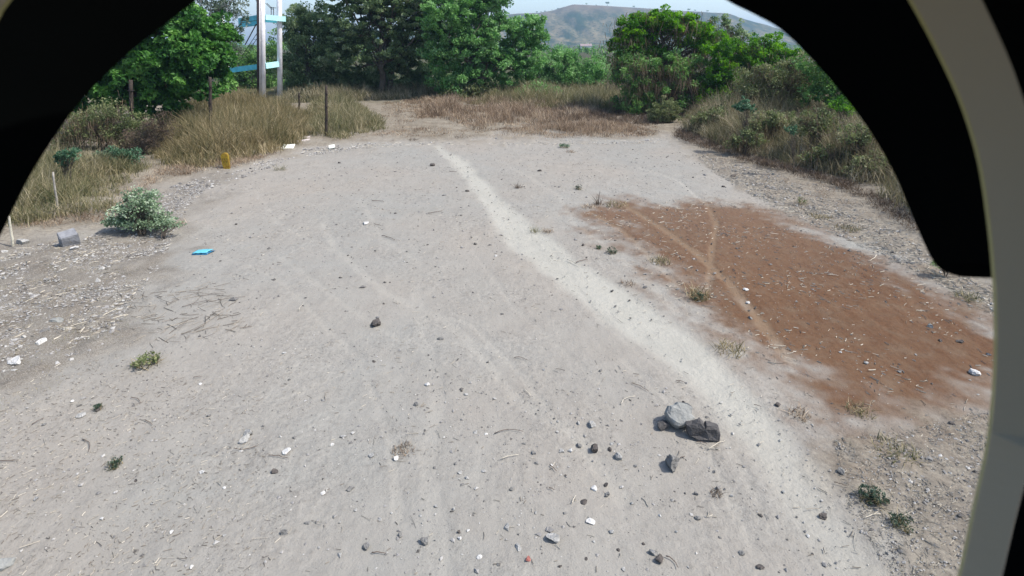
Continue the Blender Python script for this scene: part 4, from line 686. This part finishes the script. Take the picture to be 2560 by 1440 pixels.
def block():
    import bmesh
    x, y, z = at(175, 612); bm = bmesh.new(); bmesh.ops.create_cube(bm, size=1); bmesh.ops.scale(bm, vec=(.30, .26, .32), verts=bm.verts); bmesh.ops.bevel(bm, geom=bm.edges[:], offset=.012, segments=2, affect='EDGES')
    bmesh.ops.subdivide_edges(bm, edges=bm.edges[:], cuts=2, use_grid_fill=True); rs = random.Random(3)
    for v in bm.verts: v.co += Vector((rs.gauss(0, .003), rs.gauss(0, .003), rs.gauss(0, .003)))
    me = bpy.data.meshes.new('concrete_block'); bm.to_mesh(me); bm.free(); me.materials.append(M['block']); o = bpy.data.objects.new('concrete_block', me); C.objects.link(o)
    o.location = (x, y, z + .12); o.rotation_euler = (.35, -.12, .85); tag(o, 'pale concrete block standing tilted in the rubble on the left', 'block')
block()
def marker():
    x, y, z = at(568, 424); o = thing('marker_stone', 'yellow painted boundary stone with a rounded top at the edge of the tall dry grass', 'marker stone', (x, y, z)); w_, h_, d_ = .22, .56, .12
    pr = [(-w_ * .42, -.1), (w_ * .42, -.1), (w_ / 2, h_ - w_ / 2)] + [(w_ / 2 * math.cos(a), h_ - w_ / 2 + w_ / 2 * math.sin(a)) for a in np.linspace(.2, PI - .2, 9)] + [(-w_ / 2, h_ - w_ / 2)]
    n = len(pr); V = [(a, -d_ / 2, b) for a, b in pr] + [(a, d_ / 2, b) for a, b in pr]; Fq = [tuple(range(n)), tuple(range(2 * n - 1, n - 1, -1))] + [(i, i + n, (i + 1) % n + n, (i + 1) % n) for i in range(n)]
    MB().add(V, Fq).build('stone_body', M['yellow'], o); o.rotation_euler = (0, -.05, .12)
    m = MB()
    for i in range(3):
        for j in range(2): m.box((-.055 + i * .052, -d_ / 2 - .002, .36 - j * .095), (.014, .006, .06)); m.box((-.046 + i * .052, -d_ / 2 - .002, .385 - j * .095), (.024, .006, .012))
    m.build('worn_lettering', M['mark'], o)
marker()
x, y, z = at(722, 374); o = MB().box((0, 0, 0), (.42, .34, .03), .1).build('broken_board', M['slab']); o.location = (x, y, z + .10); o.rotation_euler = (.35, 0, 0); tag(o, 'off white square board lying at the foot of the tall dry grass', 'board')
x, y, z = at(694, 375); V, Fq = rock_mesh(77, (.42, .25, .13), 6, .05); o = mesh_np('pale_stone', V, [Fq], M['wstone']); o.location = (x, y, z + .06); tag(o, 'pale crumpled lump left of the off white board', 'stone')
for (a, b, lab) in (((712, 363), (775, 355), 'longer bleached plank by the off white board'), ((730, 352), (776, 349), 'upper bleached plank behind the longer one')):
    p = at(*a, z=.06); q = at(*b, z=.10); c = np.array(p); o = MB().bar(np.array(p) - c, np.array(q) - c, .07, .05).build('plank', M['plank']); o.location = c; tag(o, lab, 'plank', 'planks lying at the edge of the tall dry grass')
x, y, z = at(830, 372); o = MB().box((0, 0, 0), (.22, .2, .04), .3).build('board_scrap', M['slab']); o.location = (x, y, z + .08); o.rotation_euler = (.5, 0, 0); tag(o, 'small pale scrap of board at the foot of the edge grass', 'board')

# ------------------------------------------------------------------ fence posts and stakes
def post(top, foot, wpx, mat, label, name='fence_post', ties=True, group='dark posts of the old fence', cat='post'):
    bx, by = (float(q) for q in gp(*foot)); tx, _, tz = qp(*top, by); z = float(gz(bx, by)); wd = wpx / F * by; o = thing(name, label, cat, (bx, by, z), group)
    h = tz - z; lean = (tx - bx) / h; rs = RS(int(top[0])); t = np.linspace(0, 1, 8); P = np.c_[lean * t * h + rs.normal(0, .006, 8), rs.normal(0, .006, 8), t * h]; P[0, 2] = -.25
    MB().tube(P, wd / 2 * np.linspace(1.08, .9, 8), 7).build('shaft', M[mat], o, smooth=True)
    if ties:
        m = MB()
        for k in (.35, .6, .85): m.box((lean * k * h, 0, h * k), (wd * 1.25, wd * 1.25, .012))
        m.build('wire_ties', M['darkpipe'], o)
    return o
post((525, 193), (527, 355), 8, 'post', 'dark thin fence post standing in the tall dry grass')
post((816, 214), (816, 345), 7, 'post', 'dark fence post in the edge grass right of the water tower')
post((748, 232), (748, 290), 5, 'post', 'short far fence post left of the one in the edge grass')
post((327, 200), (331, 370), 10, 'post', 'thick dark fence post in front of the broadleaf tree')
post((132, 430), (147, 540), 5, 'greypost', 'slim grey stick standing in the left grass', name='wooden_stake', ties=False, group=None, cat='stake')
post((22, 540), (34, 618), 6, 'palepost', 'white painted stake leaning at the left border', name='wooden_stake', ties=False, group=None, cat='stake')

# ------------------------------------------------------------------ water tower frame
def tower():
    Y1 = 41.; A = np.array(qp(657, 250, Y1)); B = np.array(qp(700, 250, Y1 + 1.2)); D = np.array(qp(575, 230, Y1 + 3.6)); E = np.array(qp(622, 230, Y1 + 5.)); base = np.array([A[0], A[1], 0])
    o = thing('water_tower', 'tall white concrete tower frame with turquoise beams on the left skyline', 'water tower', base)
    top = 11.0
    for P, r, topx in ((A, .20, 655), (B, .18, 698), (D, .15, None), (E, .13, None)):
        p = P.copy(); x1 = p[0] if topx is None else qp(topx, 0, P[1])[0]; dx = (x1 - p[0]) / 7.0
        if P is E: continue
        h_ = top if r > .16 else 6.2
        MB().tube([(p[0] - base[0], p[1] - base[1], -.2), (p[0] - base[0] + dx * h_ / 2, p[1] - base[1], h_ / 2), (p[0] - base[0] + dx * h_, p[1] - base[1], h_)], [r * 1.05, r, r * .97], 20).build('column', M['white'], o, smooth=True)
    def beam(pa, ya, Ya, pb, yb, Yb, mat, w_=.26, h_=.30, name='beam'):
        p, q = np.array(qp(pa, ya, Ya)) - base, np.array(qp(pb, yb, Yb)) - base; MB().bar(p, q, w_, h_).build(name, M[mat], o)
    beam(652, 166, Y1, 566, 177, Y1 + 1.0, 'cyan', h_=.36); beam(662, 165, Y1, 698, 160, Y1 + 1.2, 'cyan_sun', h_=.38)  # left beams take the shade tone, right beams the sunlit tone
    beam(652, 43, Y1, 600, 52, Y1 + 2.2, 'cyan', h_=.34); beam(662, 43, Y1, 712, 48, Y1 + 1.2, 'cyan_sun', h_=.36)
    beam(650, 57, Y1 + 3, 600, 63, Y1 + 4, 'cyan', h_=.34); beam(664, 52, Y1 + 2.2, 696, 54, Y1 + 2.4, 'cyan', h_=.2)
    beam(652, -90, Y1, 600, -86, Y1 + 2.2, 'cyan', h_=.34); beam(662, -90, Y1, 712, -88, Y1 + 1.2, 'cyan_sun', h_=.36)
    p = np.array(qp(646, 240, Y1 - .3)) - base; q = np.array(qp(645, -60, Y1 - .3)) - base
    MB().tube([p, (p + q) / 2, q], .10, 10).build('supply_pipe', M['darkpipe'], o, smooth=True)
    p = np.array(qp(650, 240, Y1 - .35)) - base; q = np.array(qp(649, -60, Y1 - .35)) - base; MB().tube([p, q], .035, 8).build('overflow_pipe', M['whitepipe'], o, smooth=True)
    def ladder(a, b, Y, gap):
        m = MB(); p, q = np.array(qp(*a, Y)) - base, np.array(qp(*b, Y)) - base; s = np.array((gap, 0, 0)); m.tube([p, q], .022, 6); m.tube([p + s, q + s], .022, 6); n = int(np.linalg.norm(q - p) / .35)
        for k in range(1, n): c = p + (q - p) * k / n; m.tube([c, c + s], .014, 5)
        m.build('ladder', M['darkpipe'], o)
    ladder((646, 78), (606, 138), Y1 + 1.5, .26); ladder((616, 178), (632, 206), Y1 + 1.5, .26); ladder((640, 60), (612, 112), Y1 + 2.5, .05); ladder((633, -10), (650, 16), Y1 + .8, .18); ladder((664, 8), (680, 24), Y1 + 1.8, .1)
    m = MB()
    for px in (678, 684): m.tube([np.array(qp(px, 18, Y1 + 1.5)) - base, np.array(qp(px, 42, Y1 + 1.5)) - base], .025, 6)
    m.tube([np.array(qp(676, 18, Y1 + 1.5)) - base, np.array(qp(690, 20, Y1 + 1.5)) - base], .02, 6); m.build('railing', M['darkpipe'], o)
tower()
# tiny white house on the plain
def house():
    x, y, _ = qp(1464, 125, 330); o = thing('far_house', 'tiny white house with a dark roof at the foot of the hill', 'house', (x, y, 0)); MB().box((0, 0, 1.4), (6, 5, 3.0)).build('wall', M['house'], o)
    V = [(-3.4, -2.9, 2.92), (3.4, -2.9, 2.92), (3.4, 2.9, 2.92), (-3.4, 2.9, 2.92), (-3.4, 0, 4.2), (3.4, 0, 4.2)]; MB().add(V, [(0, 1, 5, 4), (2, 3, 4, 5), (0, 4, 3), (1, 2, 5), (0, 3, 2, 1)]).build('roof', M['roofm'], o)
house()

# ------------------------------------------------------------------ the dome camera's own housing, a 13 cm shell around the lens
def housing():
    o = thing('camera_housing', 'grey ring and matte black inner shroud of the dome camera, close around the lens', 'camera housing', (0, 0, CAM_H)); base = np.array([0, 0, CAM_H])
    fw = np.array([0, cp, -sp]); rt = np.array([1., 0, 0]); up = np.array([0, sp, cp])
    def at_(px, py, dist):            # a point `dist` metres ahead of the lens along its axis
        return (fw + rt * (px - 1280) / F + up * (CY - py) / F) * dist
    def smooth(pts, n=6, closed=False):
        P = np.array(pts, float); out = []; N_ = len(P)
        for i in range(N_ if closed else N_ - 1):
            p0, p1, p2, p3 = (P[(i - 1) % N_], P[i], P[(i + 1) % N_], P[(i + 2) % N_]) if closed else (P[max(i - 1, 0)], P[i], P[i + 1], P[min(i + 2, N_ - 1)])
            for k in range(n): t = k / n; out.append(.5 * ((2 * p1) + (-p0 + p2) * t + (2 * p0 - 5 * p1 + 4 * p2 - p3) * t * t + (-p0 + 3 * p1 - 3 * p2 + p3) * t ** 3))
        if not closed: out.append(P[-1])
        return np.array(out)
    def band(name, rows, mat, closed):   # rows of points swept into a closed shell
        n = len(rows[0]); V = np.concatenate(rows); k = len(rows); Fq = []
        for r in range(k):
            r2 = (r + 1) % k
            for i in range(n if closed else n - 1): j = (i + 1) % n; Fq.append((r * n + i, r * n + j, r2 * n + j, r2 * n + i))
        if not closed: Fq.append(tuple(r * n for r in range(k))); Fq.append(tuple(r * n + n - 1 for r in reversed(range(k))))
        m = MB(); m.add(V, Fq); return m.build(name, M[mat], o, smooth=False)
    # shroud: curved black cover with the viewing slot cut out, 2 mm thick
    inn = smooth([(-330, 1150), (-300, 900), (-160, 760), (-60, 690), (0, 590), (30, 528), (75, 440), (130, 352), (200, 255), (300, 152), (400, 70), (490, 2), (640, -110), (860, -200), (1150, -235), (1450, -190), (1680, -85), (1815, 0), (1890, 38), (1960, 80), (2050, 170), (2150, 292), (2230, 422), (2285, 550), (2325, 640), (2352, 672), (2392, 690), (2440, 694), (2520, 696)])
    c = np.array([1150, 640]); d = inn - c; d /= np.linalg.norm(d, axis=1, keepdims=True); outr = inn + d * 620; outr[-22:, 0] = np.maximum(outr[-22:, 0], 2750); outr[-22:, 1] = np.minimum(outr[-22:, 1], np.linspace(300, 640, 22))
    mid = (inn + outr) / 2
    r1 = [at_(x, y, .056) for x, y in inn]; r2 = [at_(x, y, .053) for x, y in mid]; r3 = [at_(x, y, .048) for x, y in outr]
    band('shroud', [np.array(r1), np.array(r2), np.array(r3), np.array([at_(x, y, .050) for x, y in outr]), np.array([at_(x, y, .055) for x, y in mid]), np.array([at_(x, y, .058) for x, y in inn])], 'shell', False)
    ri = smooth([(2270, 0), (2340, 130), (2400, 262), (2442, 400), (2466, 550), (2480, 700), (2484, 830), (2480, 960), (2464, 1110), (2432, 1260), (2393, 1440), (2330, 1640), (2180, 1950), (1900, 2250), (1300, 2450), (600, 2300), (100, 1950), (-180, 1450), (-280, 900), (-200, 420), (-60, 150), (0, 46), (30, 0), (240, -260), (700, -560), (1280, -690), (1800, -560), (2120, -250)], 5, True)
    c = np.array([1180, 900]); d = ri - c; d /= np.linalg.norm(d, axis=1, keepdims=True)
    wpx = np.interp(ri[:, 0], [-300, 2200, 2300, 2480], [150, 150, 165, 150]); wv = np.where((ri[:, 0] > 2300) & (ri[:, 1] > 1100), np.interp(ri[:, 1], [1100, 1300, 1440, 1700], [118, 110, 108, 130]), wpx)
    ro = ri + d * wv[:, None]; rx = ro + d * 420; T = lambda P, s: np.array([at_(x, y, s) for x, y in P])
    band('rim_edge', [T(ri, .0445), T(ri + d * 9, .0438), T(ri + d * 9, .0452), T(ri + d * 1, .0456)], 'rim', True)
    band('ring', [T(ri + d * 9.5, .0437), T(ro, .040), T(ro, .0425), T(ri + d * 9.5, .046)], 'ring', True)
    band('outer_body', [T(ro + d * 1, .0398), T(rx, .030), T(rx + d * 260, .020), T(rx + d * 300, .034), T(ro + d * 1, .0445)], 'shell', True)
    # the bracket and pole that carry it, behind the lens
    p = thing('camera_pole', 'steel pole and bracket carrying the dome camera behind the lens', 'pole', (0, -.55, 0)); MB().tube([(0, 0, -.3), (0, 0, 5.0)], .05, 16).build('shaft', M['pole'], p, smooth=True)
    MB().bar((0, 0, CAM_H + .02), (0, .42, CAM_H + .02), .05, .05).build('bracket', M['pole'], p)
housing()

# ------------------------------------------------------------------ haze
def haze():
    m = bpy.data.materials.new('air_haze'); m.use_nodes = True; N = m.node_tree.nodes; N.remove(N['Principled BSDF']); v = N.new('ShaderNodeVolumePrincipled')
    v.inputs['Color'].default_value = (.46, .70, 1, 1); v.inputs['Density'].default_value = HAZE; v.inputs['Anisotropy'].default_value = .2; m.node_tree.links.new(v.outputs[0], N['Material Output'].inputs['Volume'])
    o = MB().box((0, 1200, 60), (7600, 3400, 124)).build('haze', m); o['kind'] = 'stuff'; tag(o, 'pale blue daytime haze in the air', 'haze')
HAZE = .00032
haze()
